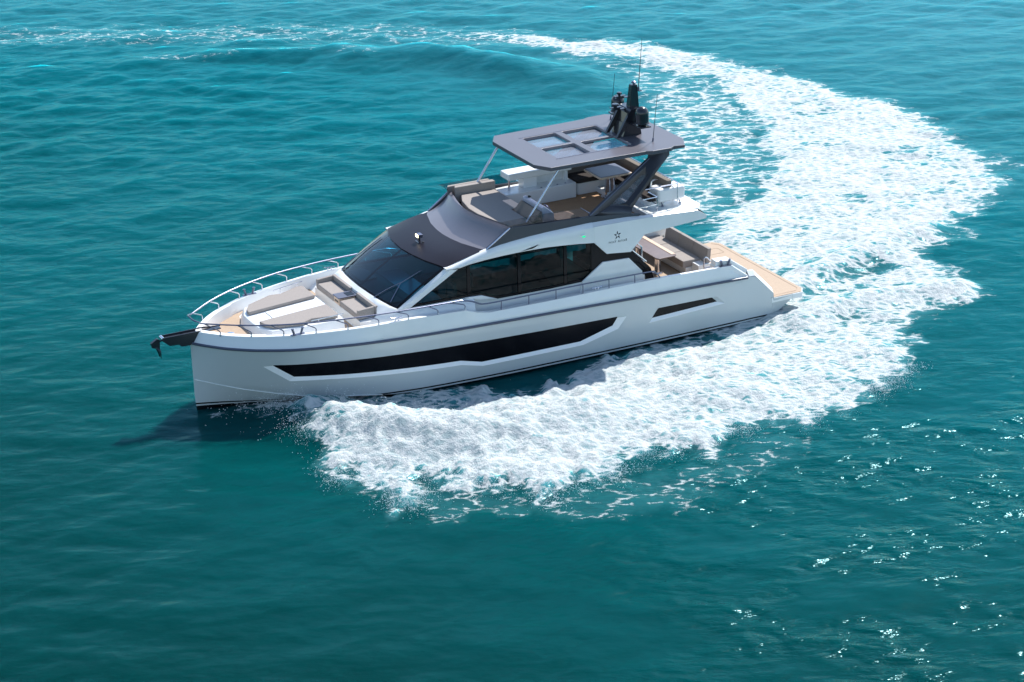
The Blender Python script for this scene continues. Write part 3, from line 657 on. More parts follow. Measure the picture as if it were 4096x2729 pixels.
g = G(); g.box(13.7, 14.28, -.215, .215, 2.30, 2.335); tr = g.build('drink_tray', [SLATE], sofa, bevel=.012)
g = G(); g.box(13.76, 14.25, -.19, .19, 2.09, 2.298); g.build('console', [WOODTOP], sofa, bevel=.01)
g = G(); g.box(14.252, 14.258, -.12, .12, 2.16, 2.22); g.build('speaker_slot', [BLACK], sofa, smooth=False)
g = G(); g.box(13.74, 13.98, -.13, .15, 2.337, 2.341); g.build('tray_recess', [BLACK], sofa, smooth=False)

# ------------------------------------------------------------------ windscreen, cabin sides, roof arch
g = G(); rowsw = []
for k in range(7):
    t = k / 6; bul = .05 * math.sin(math.pi * t)
    rowsw.append([(b[0] + (a[0] - b[0]) * t + bul * .5, b[1] + (a[1] - b[1]) * t, b[2] + (a[2] - b[2]) * t + bul * .6) for a, b in zip(WT, WB)])
g.grid(rowsw); wind = g.build('windscreen', [WGLASS], yacht, angle=60)
def on_ws(y, t, up=.012):
    i = np.interp(-y, [-p[1] for p in WB], range(len(WB))); j = int(min(i, len(WB) - 2)); f = i - j
    B_ = [WB[j][q] * (1 - f) + WB[j + 1][q] * f for q in range(3)]; A_ = [WT[j][q] * (1 - f) + WT[j + 1][q] * f for q in range(3)]
    bul = .05 * math.sin(math.pi * t)
    return (B_[0] + (A_[0] - B_[0]) * t + bul * .5 + up * .5, B_[1] + (A_[1] - B_[1]) * t, B_[2] + (A_[2] - B_[2]) * t + bul * .6 + up * .85)
g = G()
g.grid([[on_ws(-.055, k / 8, -.01) for k in range(9)], [on_ws(.055, k / 8, -.01) for k in range(9)]]); g.build('mullion', [BLACK], wind)
# black edge bands of the glass
g = G(); ys = [1.92, 1.7, 1.3, .9, .5, 0, -.5, -.9, -1.3, -1.7, -1.92]
g.grid([[on_ws(y, 0.0, .004) for y in ys], [on_ws(y, .035, .004) for y in ys]]); g.grid([[on_ws(y, .972, .004) for y in ys], [on_ws(y, 1.0, .004) for y in ys]])
for s in (1, -1): g.grid([[on_ws(s * 1.925, k / 8, .004) for k in range(9)], [on_ws(s * 1.86, k / 8, .004) for k in range(9)]])
g.build('glass_border', [BLACK], wind)
for y0, y1, t1, y2, t2, y3, t3 in ((.95, 1.35, .42, 1.5, .78, 1.62, .05), (-1.62, -1.62, .3, -1.55, .85, -1.68, .06), (.30, .30, .0, .30, .01, .31, .0)):
    if y0 == .30: continue
    g = G(); g.tube([on_ws(y0, -.01, .03), on_ws((y0 + y1) / 2, t1 * .5, .05), on_ws(y1, t1, .05)], .014, 6); g.tube([on_ws(y3, t3, .035), on_ws(y1, t1, .04), on_ws(y2, t2, .035)], .013, 6)
    g.build('wiper', [DSTEEL], wind)

ARCH = [(11.72, 3.315), (11.2, 3.44), (10.45, 3.62), (9.95, 3.71), (8.75, 3.80), (7.1, 3.83), (5.55, 3.77)]      # upper edge, where the dark coaming starts
arch_z = lambda x: float(np.interp(x, [p[0] for p in ARCH][::-1], [p[1] for p in ARCH][::-1]))
WINT = [(11.42, 3.235), (10.94, 3.32), (10.2, 3.365), (9.18, 3.38), (8.4, 3.365), (7.62, 3.30), (7.03, 3.235)]           # upper edge of the side glass
wint_z = lambda x: float(np.interp(x, [p[0] for p in WINT][::-1], [p[1] for p in WINT][::-1]))
for s in (False, True):
    # roof arch: outer face, crease and rounded shoulder
    g = G(); A = []
    for x in (11.75, 11.55, 11.3, 11.0, 10.5, 10.0, 9.5, 9.0, 8.5, 8.0, 7.62, 7.25, 7.03):
        zl = wint_z(x) if x < 11.42 else 3.235 + (x - 11.42) * .15
        zu = arch_z(min(x, 11.72)); cz = max(zl + .03, zu - .03 - .10 * float(np.interp(x, [8, 10.5, 11.7], [1, .9, .2])))
        dy = float(np.interp(x, [7.03, 9.6], [.055, 0])); A.append([(x, 1.95, zl), (x, 2.035 + dy * 1.4, zl), (x, 2.06 + dy, (zl + cz) / 2), (x, 2.05 + dy * 1.1, cz), (x, 2.00 + dy * .6, (cz + zu) / 2 + .015), (x, 1.945, zu), (x, 1.88, zu)])
    g.grid(A); g.m = [1 if (i % 6 in (1, 2) and i // 6 >= 5) else 0 for i in range(len(g.m))]; g.build('roof_arch', [WHITE, SHADE_GREY], yacht, mirror=s, angle=40)
    # fascia that carries the name, and the overhang over the cockpit
    FAS = [(7.03, 3.235), (6.62, 2.82), (5.82, 2.73), (5.35, 3.185), (4.37, 3.245), (3.27, 3.31), (3.24, 3.40), (3.55, 3.60), (4.7, 3.665), (5.85, 3.70), (6.5, 3.715), (7.03, 3.72)]
    g = G(); g.prism(FAS, 'y', 2.00, 2.115); fas = g.build('fascia', [SHADE_GREY], yacht, bevel=.012, mirror=s)
    g = G(); xs_ = (7.03, 6.5, 5.85, 5.3, 4.7, 4.1, 3.56); 
    zt_f = lambda x: float(np.interp(x, [3.55, 4.7, 5.85, 6.5, 7.03], [3.60, 3.665, 3.70, 3.715, 3.72]))
    zi_f = lambda x: float(np.interp(x, [3.5, 5.3, 5.6, 7.05], [3.66, 3.70, 3.775, 3.83]))
    g.grid([[(x, 2.11, zt_f(x) + .003) for x in xs_], [(x, 2.04, zt_f(x) + .03) for x in xs_], [(x, 1.93, zi_f(x)) for x in xs_]]); g.build('shoulder', [WHITE], fas, mirror=s, angle=50)
    # sculpted fin in the shoulder
    g = G(); g.prism([(9.25, 3.415), (9.0, 3.43), (8.72, 3.55), (8.35, 3.64), (7.4, 3.70), (6.3, 3.715), (6.3, 3.70), (7.4, 3.672), (8.35, 3.60), (8.75, 3.49)], 'y', 2.05, 2.075); g.build('fin', [WHITE], fas, bevel=.006, mirror=s)
    # cabin side below the glass, pillar, steps
    WINB = [(13.0, 2.37), (12.87, 2.368), (11.17, 2.33), (10.66, 2.30), (10.15, 2.10), (8.44, 2.07), (7.32, 2.08), (6.9, 2.33)]
    g = G(); g.prism(WINB + [(5.3, 2.33), (5.3, 1.28), (13.0, 1.28)], 'y', 1.93, 2.0); g.build('cabin_side', [WHITE], yacht, bevel=.008, mirror=s)
    g = G(); g.prism([(11.2, 2.345), (10.66, 2.315), (10.15, 2.11), (10.75, 2.2)], 'y', 2.0, 2.06); g.build('side_step', [WHITE], yacht, bevel=.01, mirror=s)
    g = G(); g.grid([[(13.25, 1.935, 2.36), (11.72, 1.94, 3.30)], [(13.18, 2.02, 2.36), (11.62, 2.04, 3.26)], [(12.88, 2.03, 2.36), (11.36, 2.045, 3.235)], [(12.88, 1.95, 2.36), (11.36, 1.96, 3.235)]]); g.build('windscreen_pillar', [WHITE], yacht, mirror=s, bevel=.02)
    # dark frame round the glass
    g = G()
    def bar(a, b, wd):
        d = Vector((b[0] - a[0], b[1] - a[1])).normalized(); n_ = Vector((-d.y, d.x)) * wd / 2
        g.prism([(a[0] + n_.x, a[1] + n_.y), (b[0] + n_.x, b[1] + n_.y), (b[0] - n_.x, b[1] - n_.y), (a[0] - n_.x, a[1] - n_.y)], 'y', 1.965, 2.012)
    for x in (11.03, 9.42, 7.93): bar((x, np.interp(x, [7.3, 10.15, 10.66, 12], [2.09, 2.11, 2.3, 2.36])), (x, wint_z(x) + .01), .10)
    T2 = [(12.85, 2.40)] + WINT
    for a, b in zip(T2[:-1], T2[1:]): bar(a, b, .09)
    B2 = WINB[1:]
    for a, b in zip(B2[:-1], B2[1:]): bar((a[0], a[1] + .035), (b[0], b[1] + .035), .07)
    g.prism([(7.08, 3.28), (6.96, 3.28), (6.64, 2.86), (5.78, 2.77), (5.70, 2.66), (5.10, 2.07), (4.97, 1.66), (5.2, 1.62), (5.3, 1.9), (6.9, 2.25), (7.08, 2.3)], 'y', 1.90, 2.006)
    g.build('window_frame', [BLACK], yacht, mirror=s, smooth=False)
    for (xa, xb2) in ((12.85, 11.08), (10.98, 9.47), (9.37, 7.98), (7.88, 7.05)):
        xs_ = np.linspace(xa, xb2, 9); pg = G()
        up = [(x, min(wint_z(x), 2.40 + (12.85 - x) * .588) - .002) for x in xs_]; dn = [(x, float(np.interp(x, [p[0] for p in WINB][::-1], [p[1] for p in WINB][::-1])) + .003) for x in xs_]
        pg.grid([[(x, 1.985, z) for x, z in dn], [(x, 1.985, z) for x, z in up]]); pg.build('side_window', [SGLASS], yacht, mirror=s, smooth=False)
    # white moulded step block on the side deck
    g = G(); BL = [(7.40, 2.10), (6.72, 2.57), (5.85, 2.53), (5.41, 2.05), (5.33, 1.30), (7.6, 1.30)]
    g.prism(BL, 'y', 2.0, 2.06); blk = g.build('boarding_block', [WHITE], yacht, bevel=.015, mirror=s)
    g = G(); g.prism([(7.15, 2.14), (6.66, 2.49), (5.92, 2.46), (5.52, 2.06), (5.52, 1.9), (7.15, 2.0)], 'y', 2.058, 2.066); g.build('frosted_panel', [SHADE_GREY], blk, bevel=.004, mirror=s)
    # black sill that runs down beside the cockpit
    g = G(); g.grid([[(5.68, 2.008, 2.665), (5.10, 2.008, 2.07), (4.975, 2.0, 1.66), (4.95, 2.0, .9)], [(5.66, 1.80, 2.68), (5.06, 1.78, 2.08), (4.93, 1.78, 1.66), (4.91, 1.78, .9)], [(5.7, 1.79, 2.5), (5.2, 1.77, 1.9), (5.1, 1.77, 1.6), (5.1, 1.77, .9)]]); g.build('bulwark_wing', [BLACK], yacht, mirror=s, bevel=.015)

# brow (dark roof ahead of the flybridge) and gunmetal fairing
FB = symm([(10.40, 1.93, 3.615), (10.52, 1.75, 3.60), (10.75, 1.0, 3.585), (10.83, .45, 3.58), (10.86, 0, 3.58)])
WT2 = symm([(11.71, 1.945, 3.318), (11.82, 1.70, 3.35), (12.02, 1.15, 3.37), (12.12, .6, 3.38), (12.17, 0, 3.385)])
FT = symm([(9.66, 1.95, 4.12), (9.74, 1.75, 4.125), (9.93, 1.0, 4.13), (10.04, .45, 4.13), (10.08, 0, 4.13)])
g = G(); g.grid([[(x - .05, y * .99, z - .05) for x, y, z in WT2], WT2] + [[(b[0] + (a[0] - b[0]) * t, b[1] + (a[1] - b[1]) * t, b[2] + (a[2] - b[2]) * t + .03 * math.sin(math.pi * t)) for a, b in zip(FB, WT2)] for t in (.25, .5, .75, 1)])
brow = g.build('cabin_roof', [BROW], yacht, angle=50)
g = G(); g.grid([[(b[0] + (a[0] - b[0]) * t - .10 * math.sin(math.pi * t), b[1] + (a[1] - b[1]) * t, b[2] + (a[2] - b[2]) * t - .03 * math.sin(math.pi * t)) for a, b in zip(FT, FB)] for t in (0, .2, .4, .6, .8, 1)])
g.grid([FT, [(x - .04, y * .97, z + .01) for x, y, z in FT], [(x - .06, y * .96, z - .1) for x, y, z in FT]])
fair = g.build('flybridge_fairing', [FAIR], yacht, angle=50)
for s in (1, -1): G().tube([(10.40, s * 1.935, 3.62), (9.66, s * 1.955, 4.125)], .025, 8).build('corner_trim', [STEEL], fair)
# floodlight on the roof
fl_ = bpy.data.objects.new('floodlight', None); COL.objects.link(fl_); fl_.parent = yacht
G().box(11.52, 11.66, -.10, .10, 3.62, 3.72).build('lamp_housing', [DSTEEL], fl_, bevel=.012)
g = G(); g.box(11.661, 11.672, -.085, .085, 3.628, 3.712); g.build('lamp_glass', [LAMP], fl_)
g = G(); g.box(11.5, 11.68, -.13, .13, 3.462, 3.49); g.tube([(11.59, 0, 3.49), (11.59, 0, 3.62)], .03, 8); g.tube([(11.5, .13, 3.5), (11.6, .2, 3.53)], .018, 6); g.build('bracket', [MASTB], fl_, bevel=.004)

# ------------------------------------------------------------------ flybridge
for s in (False, True):
    g = G(); L = []
    for x, zt_, zb in ((10.40, 3.63, 3.62), (9.66, 4.12, 3.74), (9.0, 4.085, 3.79), (8.0, 4.04, 3.82), (7.0, 3.99, 3.83), (6.2, 3.90, 3.81), (5.4, 3.775, 3.765)):
        L.append([(x, 1.965, zb - .02), (x, 1.955, zt_), (x, 1.87, zt_ + .005), (x, 1.85, zb - .25)])
    g.grid(L); g.build('flybridge_coaming', [CHAR_SIDE], yacht, mirror=s, angle=30)
    # smoked wind deflector along the coaming
    g = G(); g.grid([[(9.66, 1.93, 4.125), (8.6, 1.915, 4.07), (7.6, 1.91, 4.02), (7.35, 1.91, 4.01)], [(10.0, 1.98, 4.36), (9.0, 1.96, 4.36), (7.95, 1.95, 4.34), (7.45, 1.94, 4.08)]]); g.build('wind_deflector', [DGLASS], yacht, mirror=s, smooth=False)
g = G(); g.grid([FT, [(x + .12, y * 1.015, z + .15) for x, y, z in FT]]); g.build('wind_deflector', [DGLASS], yacht)
FZ = 3.5
fd = G(); fd.prism([(10.3, 1.85), (5.4, 1.9), (4.7, 1.92), (3.52, 1.92), (3.38, 1.55), (3.34, 0), (3.38, -1.55), (3.52, -1.92), (4.7, -1.92), (5.4, -1.9), (10.3, -1.85)], 'z', 3.28, FZ - .012)
flydeck = fd.build('flybridge_deck', [WHITE], yacht, bevel=.01)
G().box(4.95, 8.6, -1.8, 1.8, FZ - .012, FZ).build('teak_planking', [TEAKD], flydeck, smooth=False)
g = G(); g.prism([(5.25, 2.06), (3.52, 2.06), (3.26, 1.75), (3.24, 0), (3.26, -1.75), (3.52, -2.06), (5.25, -2.06), (5.1, -1.7), (5.1, 1.7)], 'z', 3.45, 3.665)
aftd = g.build('aft_overhang', [WHITE], yacht, bevel=.03)
g = G(); g.prism([(5.05, 1.55), (3.75, 1.55), (3.75, 1.87), (5.05, 1.87)], 'z', 3.666, 3.672); g.build('overhang_panel', [SHADE_GREY], aftd)
g = G(); g.grid([[(3.52, y, 3.64) for y in (2.06, 1.0, 0, -1.0, -2.06)], [(3.24, y, 3.40) for y in (2.10, 1.0, 0, -1.0, -2.10)], [(3.27, y, 3.30) for y in (2.10, 1.0, 0, -1.0, -2.10)], [(3.6, y, 3.27) for y in (2.06, 1.0, 0, -1.0, -2.06)]]); g.build('overhang_lip', [WHITE], aftd, angle=20)
g = G(); g.box(8.0, 9.3, -2.02, -1.9, 3.86, 3.98); g.build('side_step', [TEAKX], flydeck)
# hatch over the stairs
g = G(); g.box(6.33, 7.42, .02, .86, FZ + .004, FZ + .05); hat = g.build('stair_hatch', [TEAKX], flydeck, bevel=.006)
G().tube([(6.33, .02, FZ + .055), (6.33, .90, FZ + .055)], .016, 6).build('hatch_trim', [STEEL], flydeck)
# forward sun lounge
lounge = bpy.data.objects.new('flybridge_lounge', None); COL.objects.link(lounge); lounge.parent = yacht
g = G(); g.prism([(8.42, -1.45), (9.5, -1.5), (9.72, -1.0), (9.86, -.3), (9.86, .3), (9.72, 1.0), (9.55, 1.72), (8.85, 1.74), (8.82, .4), (8.42, .36)], 'z', 3.86, 4.10); g.build('seat_cushion', [FAB], lounge, bevel=.03)
g = G(); g.prism([(8.40, -1.43), (9.48, -1.48), (9.68, -1.0), (9.82, 0), (9.68, 1.0), (9.5, 1.7), (8.5, 1.7), (8.5, .4), (8.40, .36)], 'z', FZ, 3.858); g.build('base', [WHITE], lounge, bevel=.02)
g = G(); g.prism([(8.36, -1.70), (9.60, -1.74), (9.68, -1.55), (8.36, -1.50)], 'z', 3.86, 4.33); g.build('backrest', [FAB], lounge, bevel=.025)
g = G(); g.prism([(8.40, -1.92), (9.72, -1.95), (9.80, -1.82), (8.40, -1.80)], 'z', 3.86, 4.30); g.build('backrest', [FAB], lounge, bevel=.025)
# helm
helm = bpy.data.objects.new('helm_console', None); COL.objects.link(helm); helm.parent = yacht
g = G(); g.prism([(8.78, 4.02), (8.50, 4.30), (8.45, 4.30), (8.45, 4.02)], 'y', .40, 1.62); g.build('cushion', [FABD], helm, bevel=.02)
g = G(); g.prism([(8.44, FZ), (8.44, 4.40), (8.34, 4.43), (8.05, 4.18), (8.02, FZ)], 'y', .38, 1.62); g.build('console_body', [LILAC], helm, bevel=.03)
g = G(); g.prism([(8.30, 4.405), (8.10, 4.235), (8.11, 4.225), (8.31, 4.395)], 'y', .70, 1.30); g.build('display', [BLACK], helm)
ax = Vector((-.85, 0, .5)).normalized(); c0 = Vector((7.92, 1.0, 4.08)); e1 = ax.orthogonal().normalized(); e2 = ax.cross(e1)
g = G(); ring = [c0 + (e1 * math.cos(a) + e2 * math.sin(a)) * .19 for a in np.linspace(0, 2 * math.pi, 24, endpoint=False)]; g.tube(ring, .017, 8, closed=True)
for a in (0.3, 2.4, 4.5): g.tube([c0, c0 + (e1 * math.cos(a) + e2 * math.sin(a)) * .19], .011, 6)
g.tube([c0, c0 - ax * .16], .03, 8); g.build('steering_wheel', [DSTEEL], helm)
g = G(); g.lathe((8.33, .62, 4.43), [(.05, 0), (.05, .02), (.03, .05), (0, .05)], 12); g.build('compass', [BLACK], helm)
# wet bar
bar_ = bpy.data.objects.new('wet_bar', None); COL.objects.link(bar_); bar_.parent = yacht
G().box(5.9, 8.02, -1.86, -1.28, 4.30, 4.50).build('counter', [WHITE], bar_, bevel=.035)
G().box(5.88, 8.25, -1.86, -1.05, FZ, 3.98).build('base_cabinet', [WHITE], bar_, bevel=.03)
G().box(7.05, 7.5, -1.7, -1.35, 3.98, 4.30).build('cabinet', [WHITE], bar_, bevel=.01)
G().box(5.98, 7.05, -1.72, -1.6, 3.98, 4.30).build('back_panel', [WHITE], bar_)
G().box(6.0, 6.1, -1.5, -1.36, 3.98, 4.30).build('post', [WHITE], bar_, bevel=.01)
G().tube([(7.95, -1.42, 3.98), (7.95, -1.42, 4.30)], .035, 12).build('leg', [STEEL], bar_)
for k in range(4): G().lathe((6.2 + .27 * k, -1.15, 3.98), [(.03, 0), (.03, .012), (0, .012)], 10).build('latch', [DSTEEL], bar_)
# dinette with table
dine = bpy.data.objects.new('flybridge_sofa', None); COL.objects.link(dine); dine.parent = yacht
g = G(); g.prism(rrect(4.3, 5.78, -1.85, -1.20, .12), 'z', FZ, 3.86); g.build('base', [WHITE], dine, bevel=.02)
g = G(); g.prism(rrect(4.22, 4.75, -1.2, 1.35, .1), 'z', FZ, 3.84); g.build('base', [WHITE], dine, bevel=.02)
g = G(); g.prism(rrect(4.3, 5.8, -1.85, -1.17, .12), 'z', 3.862, 4.02); g.build('seat_cushion', [LEATHER], dine, bevel=.04)
g = G(); g.prism(rrect(4.2, 4.78, -1.16, 1.38, .1), 'z', 3.842, 3.98); g.build('seat_cushion', [LEATHER], dine, bevel=.04)
g = G(); g.prism(rrect(4.1, 5.8, -1.98, -1.80, .05), 'z', 3.9, 4.47); g.build('backrest', [FABD], dine, bevel=.03)
g = G(); g.prism(rrect(4.02, 4.2, -1.8, 1.42, .05), 'z', 3.8, 4.42); g.build('backrest', [FABD], dine, bevel=.03)
tab = bpy.data.objects.new('flybridge_table', None); COL.objects.link(tab); tab.parent = yacht
g = G(); g.prism(rrect(4.47, 5.56, -1.20, -.13, .05), 'z', 4.235, 4.30); g.build('table_edge', [WOODTOP], tab, bevel=.02)
g = G(); g.prism(rrect(4.50, 5.53, -1.17, -.16, .04), 'z', 4.30, 4.312); g.build('table_top', [SLATE], tab)
g = G(); g.lathe((5.02, -.62, FZ), [(0, 0), (.24, 0), (.24, .015), (.1, .03), (.095, .74), (0, .74)], 20); g.lathe((4.90, -.55, FZ), [(.09, .02), (.09, .74)], 16); g.build('pedestal', [STEEL], tab)

# hardtop
HT = [(8.51, 0), (8.51, 1.30), (8.22, 1.79), (5.16, 1.875), (4.97, 1.96), (4.38, 1.975), (4.23, 1.87), (3.90, 1.95), (3.63, 1.40), (3.63, 0)]
HTf = HT + [(x, -y) for x, y in HT[-2:0:-1]]
g = G(); g.prism(HTf, 'z', lambda p: 5.51 + .10 * max(0, min(1, (4.3 - p[0]) / .7)) * .5, 5.62)
ht = g.build('hardtop', [CHAR], yacht, smooth=False)
c = G()
for x0, x1 in ((6.55, 7.64), (5.18, 6.34)):
    for y0, y1 in ((.07, 1.10), (-1.10, -.07)): c.prism(rrect(x0, x1, y0, y1, .07), 'z', 5.3, 5.9)
cu = c.build('cutter', [FAIR], None, smooth=False); cu.matrix_world = MB
bo = ht.modifiers.new('cut', 'BOOLEAN'); bo.object = cu; bo.solver = 'EXACT'; bo.material_mode = 'TRANSFER'
bpy.context.view_layer.update(); dg = bpy.context.evaluated_depsgraph_get()
me2 = bpy.data.meshes.new_from_object(ht.evaluated_get(dg)); ht.modifiers.clear(); ht.data = me2; bpy.data.objects.remove(cu)
bv = ht.modifiers.new('bevel', 'BEVEL'); bv.width = .008; bv.segments = 2; bv.limit_method = 'ANGLE'; bv.angle_limit = math.radians(50)
for x0, x1 in ((6.55, 7.64), (5.18, 6.34)):
    for y0, y1 in ((.07, 1.10), (-1.10, -.07)):
        g = G(); g.prism(rrect(x0 + .004, x1 - .004, y0 + .004, y1 - .004, .066), 'z', 5.515, 5.522); g.build('skylight', [KGLASS], ht, smooth=False)
g = G(); g.box(5.12, 7.72, -1.165, -1.15, 5.6205, 5.626); g.box(5.12, 7.72, 1.15, 1.165, 5.6205, 5.626); g.box(5.12, 5.135, -1.15, 1.15, 5.6205, 5.626); g.build('slide_track', [DSTEEL], ht, smooth=False)
for y in (1.75, -1.75): G().tube([(9.0, y * .98, 4.10), (7.95, y, 5.52)], .034, 12).build('hardtop_strut', [STEEL], yacht)
for s in (False, True):
    OUTL = [(5.0, 5.515), (5.02, 5.37), (7.06, 4.02), (7.06, 3.92), (5.70, 3.80), (5.67, 3.99), (4.80, 4.95), (4.36, 5.37), (4.36, 5.515)]
    HOL = [(6.40, 4.20), (5.84, 4.15), (5.06, 4.90), (5.30, 4.93)]
    # solid strut frame around its window: build it as four bars
    g = G()
    def bars(poly): g.prism(poly, 'y', lambda p: 1.94 - .10 * max(0, (p[1] - 4.0) / 1.5), lambda p: 1.82 - .10 * max(0, (p[1] - 4.0) / 1.5))
    bars([(5.0, 5.515), (5.02, 5.37), (5.30, 4.93), (5.06, 4.90), (4.80, 4.95), (4.36, 5.37), (4.36, 5.515)])
    bars([(5.02, 5.37), (7.06, 4.02), (7.06, 3.92), (6.40, 4.20), (5.30, 4.93)])
    bars([(7.06, 3.92), (5.70, 3.80), (5.67, 3.99), (5.84, 4.15), (6.40, 4.20)])
    bars([(5.67, 3.99), (4.80, 4.95), (5.06, 4.90), (5.84, 4.15)])
    leg = g.build('radar_arch_leg', [CHAR_SIDE], yacht, mirror=s, angle=20)
    g = G(); g.prism(HOL, 'y', lambda p: 1.885 - .10 * max(0, (p[1] - 4.0) / 1.5), lambda p: 1.875 - .10 * max(0, (p[1] - 4.0) / 1.5)); g.build('leg_glass', [LGLASS], leg, mirror=s, smooth=False)
    g = G(); g.tube([(5.03, 1.84, 5.37), (7.07, 1.95, 4.02)], .012, 6); g.build('leg_trim', [DSTEEL], leg, mirror=s)

# mast with its domes and antennas
mast = bpy.data.objects.new('radar_mast', None); COL.objects.link(mast); mast.parent = yacht
g = G()
for y0, y1 in ((.27, .36), (-.36, -.27)): g.prism([(5.27, 5.622), (5.16, 5.622), (4.62, 6.29), (4.70, 6.41), (4.78, 6.41)], 'y', y0, y1)
g.prism([(4.86, 6.30), (4.78, 6.41), (4.5, 6.42), (4.42, 6.30)], 'y', -.36, .36)
g.prism([(4.95, 5.80), (4.78, 6.34), (4.52, 6.34), (4.62, 5.80)], 'y', -.26, .26)
g.prism([(5.05, 5.622), (4.42, 5.622), (4.48, 5.98), (4.92, 5.98)], 'y', -.34, .34); g.build('mast_foot', [MASTB], mast, bevel=.02)
g = G(); a = [(4.70, -.12), (4.70, .12), (4.36, .12), (4.36, -.12)]; b = [(4.60, -.085), (4.60, .085), (4.40, .085), (4.40, -.085)]
g.add([(x, y, 6.30) for x, y in a] + [(x, y, 7.06) for x, y in b], [(3, 2, 1, 0), (4, 5, 6, 7)] + [(i, (i + 1) % 4, (i + 1) % 4 + 4, i + 4) for i in range(4)]); g.build('mast_column', [MASTB], mast, bevel=.02)
g = G(); g.lathe((4.48, 0, 7.06), [(.03, 0), (.03, .03), (.075, .04), (.075, .07), (.03, .10), (0, .105)], 16); g.build('mast_light', [DSTEEL], mast)
for y in (.72, -.72):
    s = 1 if y > 0 else -1
    g = G(); g.lathe((4.62, y, 6.03), [(0, 0), (.12, 0), (.13, .03), (.215, .05), (.215, .075), (.20, .085), (.20, .34)] + [(.20 * math.cos(a), .34 + .21 * math.sin(a)) for a in np.linspace(.15, math.pi / 2, 9)], 28); g.build('satellite_dome', [MASTB], mast, angle=45)
    g = G(); g.prism([(4.86, s * .30), (4.42, s * .30), (4.46, s * .98), (4.80, s * .98)], 'z', 5.985, 6.025); g.build('dome_bracket', [MASTB], mast, bevel=.008)
for xx, zz, r in ((4.94, 6.80, .075), (5.08, 6.47, .115)):
    g = G(); g.prism([(xx + .16, -.05), (xx + .16, .05), (4.6, .07), (4.6, -.07)], 'z', zz - .10, zz - .08); g.box(xx - .10, xx + .10, -.07, .07, zz - .08, zz - .03); g.box(xx - .17, xx + .2, -.06, .06, zz - .03, zz - .015)
    g.lathe((xx + .03, 0, zz - .015), [(r * .45, 0), (r * .5, .03), (r, .05), (r, .085), (r * .8, .105), (0, .108)], 20); g.build('sensor_head', [MASTB], mast, bevel=.004)
g = G(); g.box(4.30, 4.40, -.02, .16, 6.86, 6.88); g.build('antenna_bracket', [MASTB], mast)
for base, tip, r in (((4.51, 1.15, 5.62), (4.35, 1.15, 7.02), .016), ((4.49, -1.4, 5.62), (4.33, -1.4, 7.02), .016), ((4.40, .12, 6.88), (4.25, .1, 8.42), .020)):
    ant = G().tube([base, [base[i] + (tip[i] - base[i]) * .1 for i in range(3)], tip], r, 8, r1=.006).build('antenna', [MASTB], yacht)
    G().tube([base, [base[i] + (tip[i] - base[i]) * .07 for i in range(3)]], r * 1.6, 8).build('antenna_base', [DSTEEL], ant)
# navigation light on the fascia
nl = G().box(7.33, 7.47, 2.075, 2.15, 3.525, 3.56).build('navigation_light', [WHITE], yacht, bevel=.01)
G().box(7.335, 7.42, 2.112, 2.152, 3.475, 3.526).build('lens', [GREEN], nl, bevel=.01)

# lettering and star emblem on the port fascia (mirrored, as it stands in the picture)
def letters(txt, sizes, x0, z0, y, gap=.006, slope=.0):
    verts, faces = [], []; u = 0.0
    for ch, sz in zip(txt, sizes):
        if ch == ' ': u += sz * .55; continue
        cu_ = bpy.data.curves.new('t', 'FONT'); cu_.body = ch; cu_.size = sz; cu_.resolution_u = 3
        ob = bpy.data.objects.new('t', cu_); COL.objects.link(ob); bpy.context.view_layer.update()
        m_ = ob.to_mesh(); xs_ = [v.co.x for v in m_.vertices]; x_min, x_max = min(xs_), max(xs_); o = len(verts)
        verts += [(x0 + u + v.co.x - x_min, y, z0 + v.co.y) for v in m_.vertices]; faces += [[o + i for i in p.vertices] for p in m_.polygons]
        u += x_max - x_min + gap; ob.to_mesh_clear(); bpy.data.objects.remove(ob); bpy.data.curves.remove(cu_)
    return verts, faces, u
for word, u0 in (('EASTAR', 0.0), ('YACHT', .345)):
    v_, f_, u_ = letters(word, [.098] + [.075] * 5, 0, 0, 2.121, .012)
    k = (.305 if word == 'EASTAR' else .265) / u_; g = G(); g.add([(5.965 + u0 + x * k, y, 3.112 + z + .02 * (u0 + x * k)) for x, y, z in v_], f_); g.build('lettering', [BLACK], yacht, smooth=False)
g = G(); cx, cz, R0, r0 = 6.265, 3.335, .135, .045
for q in range(5):
    a = math.radians(90 + 72 * q); d = Vector((math.cos(a), math.sin(a))); p_ = Vector((-d.y, d.x))
    pts = [d * R0 * 1.02 + p_ * 0, d * .085 + p_ * .026, d * .042 + p_ * .030, d * .036 - p_ * .012, d * .088 - p_ * .010]
    o = len(g.v); g.add([(cx - p.x * .88, 2.121, cz + p.y) for p in pts], [(0, 1, 2, 3, 4)])
g.build('star_emblem', [BLACK], yacht, smooth=False)

# railings on the bow and along the side decks
zb = lambda x: zt(x)
def rail_side(s):
    P = [(18.67, 0, 2.60), (18.64, .2, 2.56), (18.52, .36, 2.515), (18.41, .46, 2.49), (17.68, 1.06, 2.50), (16.89, 1.54, 2.505), (16.06, 1.90, 2.51), (15.21, 2.15, 2.52), (14.36, 2.31, 2.515), (13.5, 2.42, 2.51), (12.54, 2.48, 2.50), (11.68, 2.50, 2.48), (11.47, 2.50, 2.465), (11.17, 2.5, 2.38), (10.95, 2.5, 2.27), (10.78, 2.5, 2.235), (10.25, 2.5, 2.22), (7.62, 2.47, 2.195), (5.9, 2.46, 2.155), (5.32, 2.455, 2.14), (5.22, 2.455, 2.10), (5.05, 2.45, 1.91)]
    P2 = [tuple(p) for p in cat(P, 3)]
    return [(x, s * y, z) for x, y, z in P2]
port = rail_side(1); star = rail_side(-1)
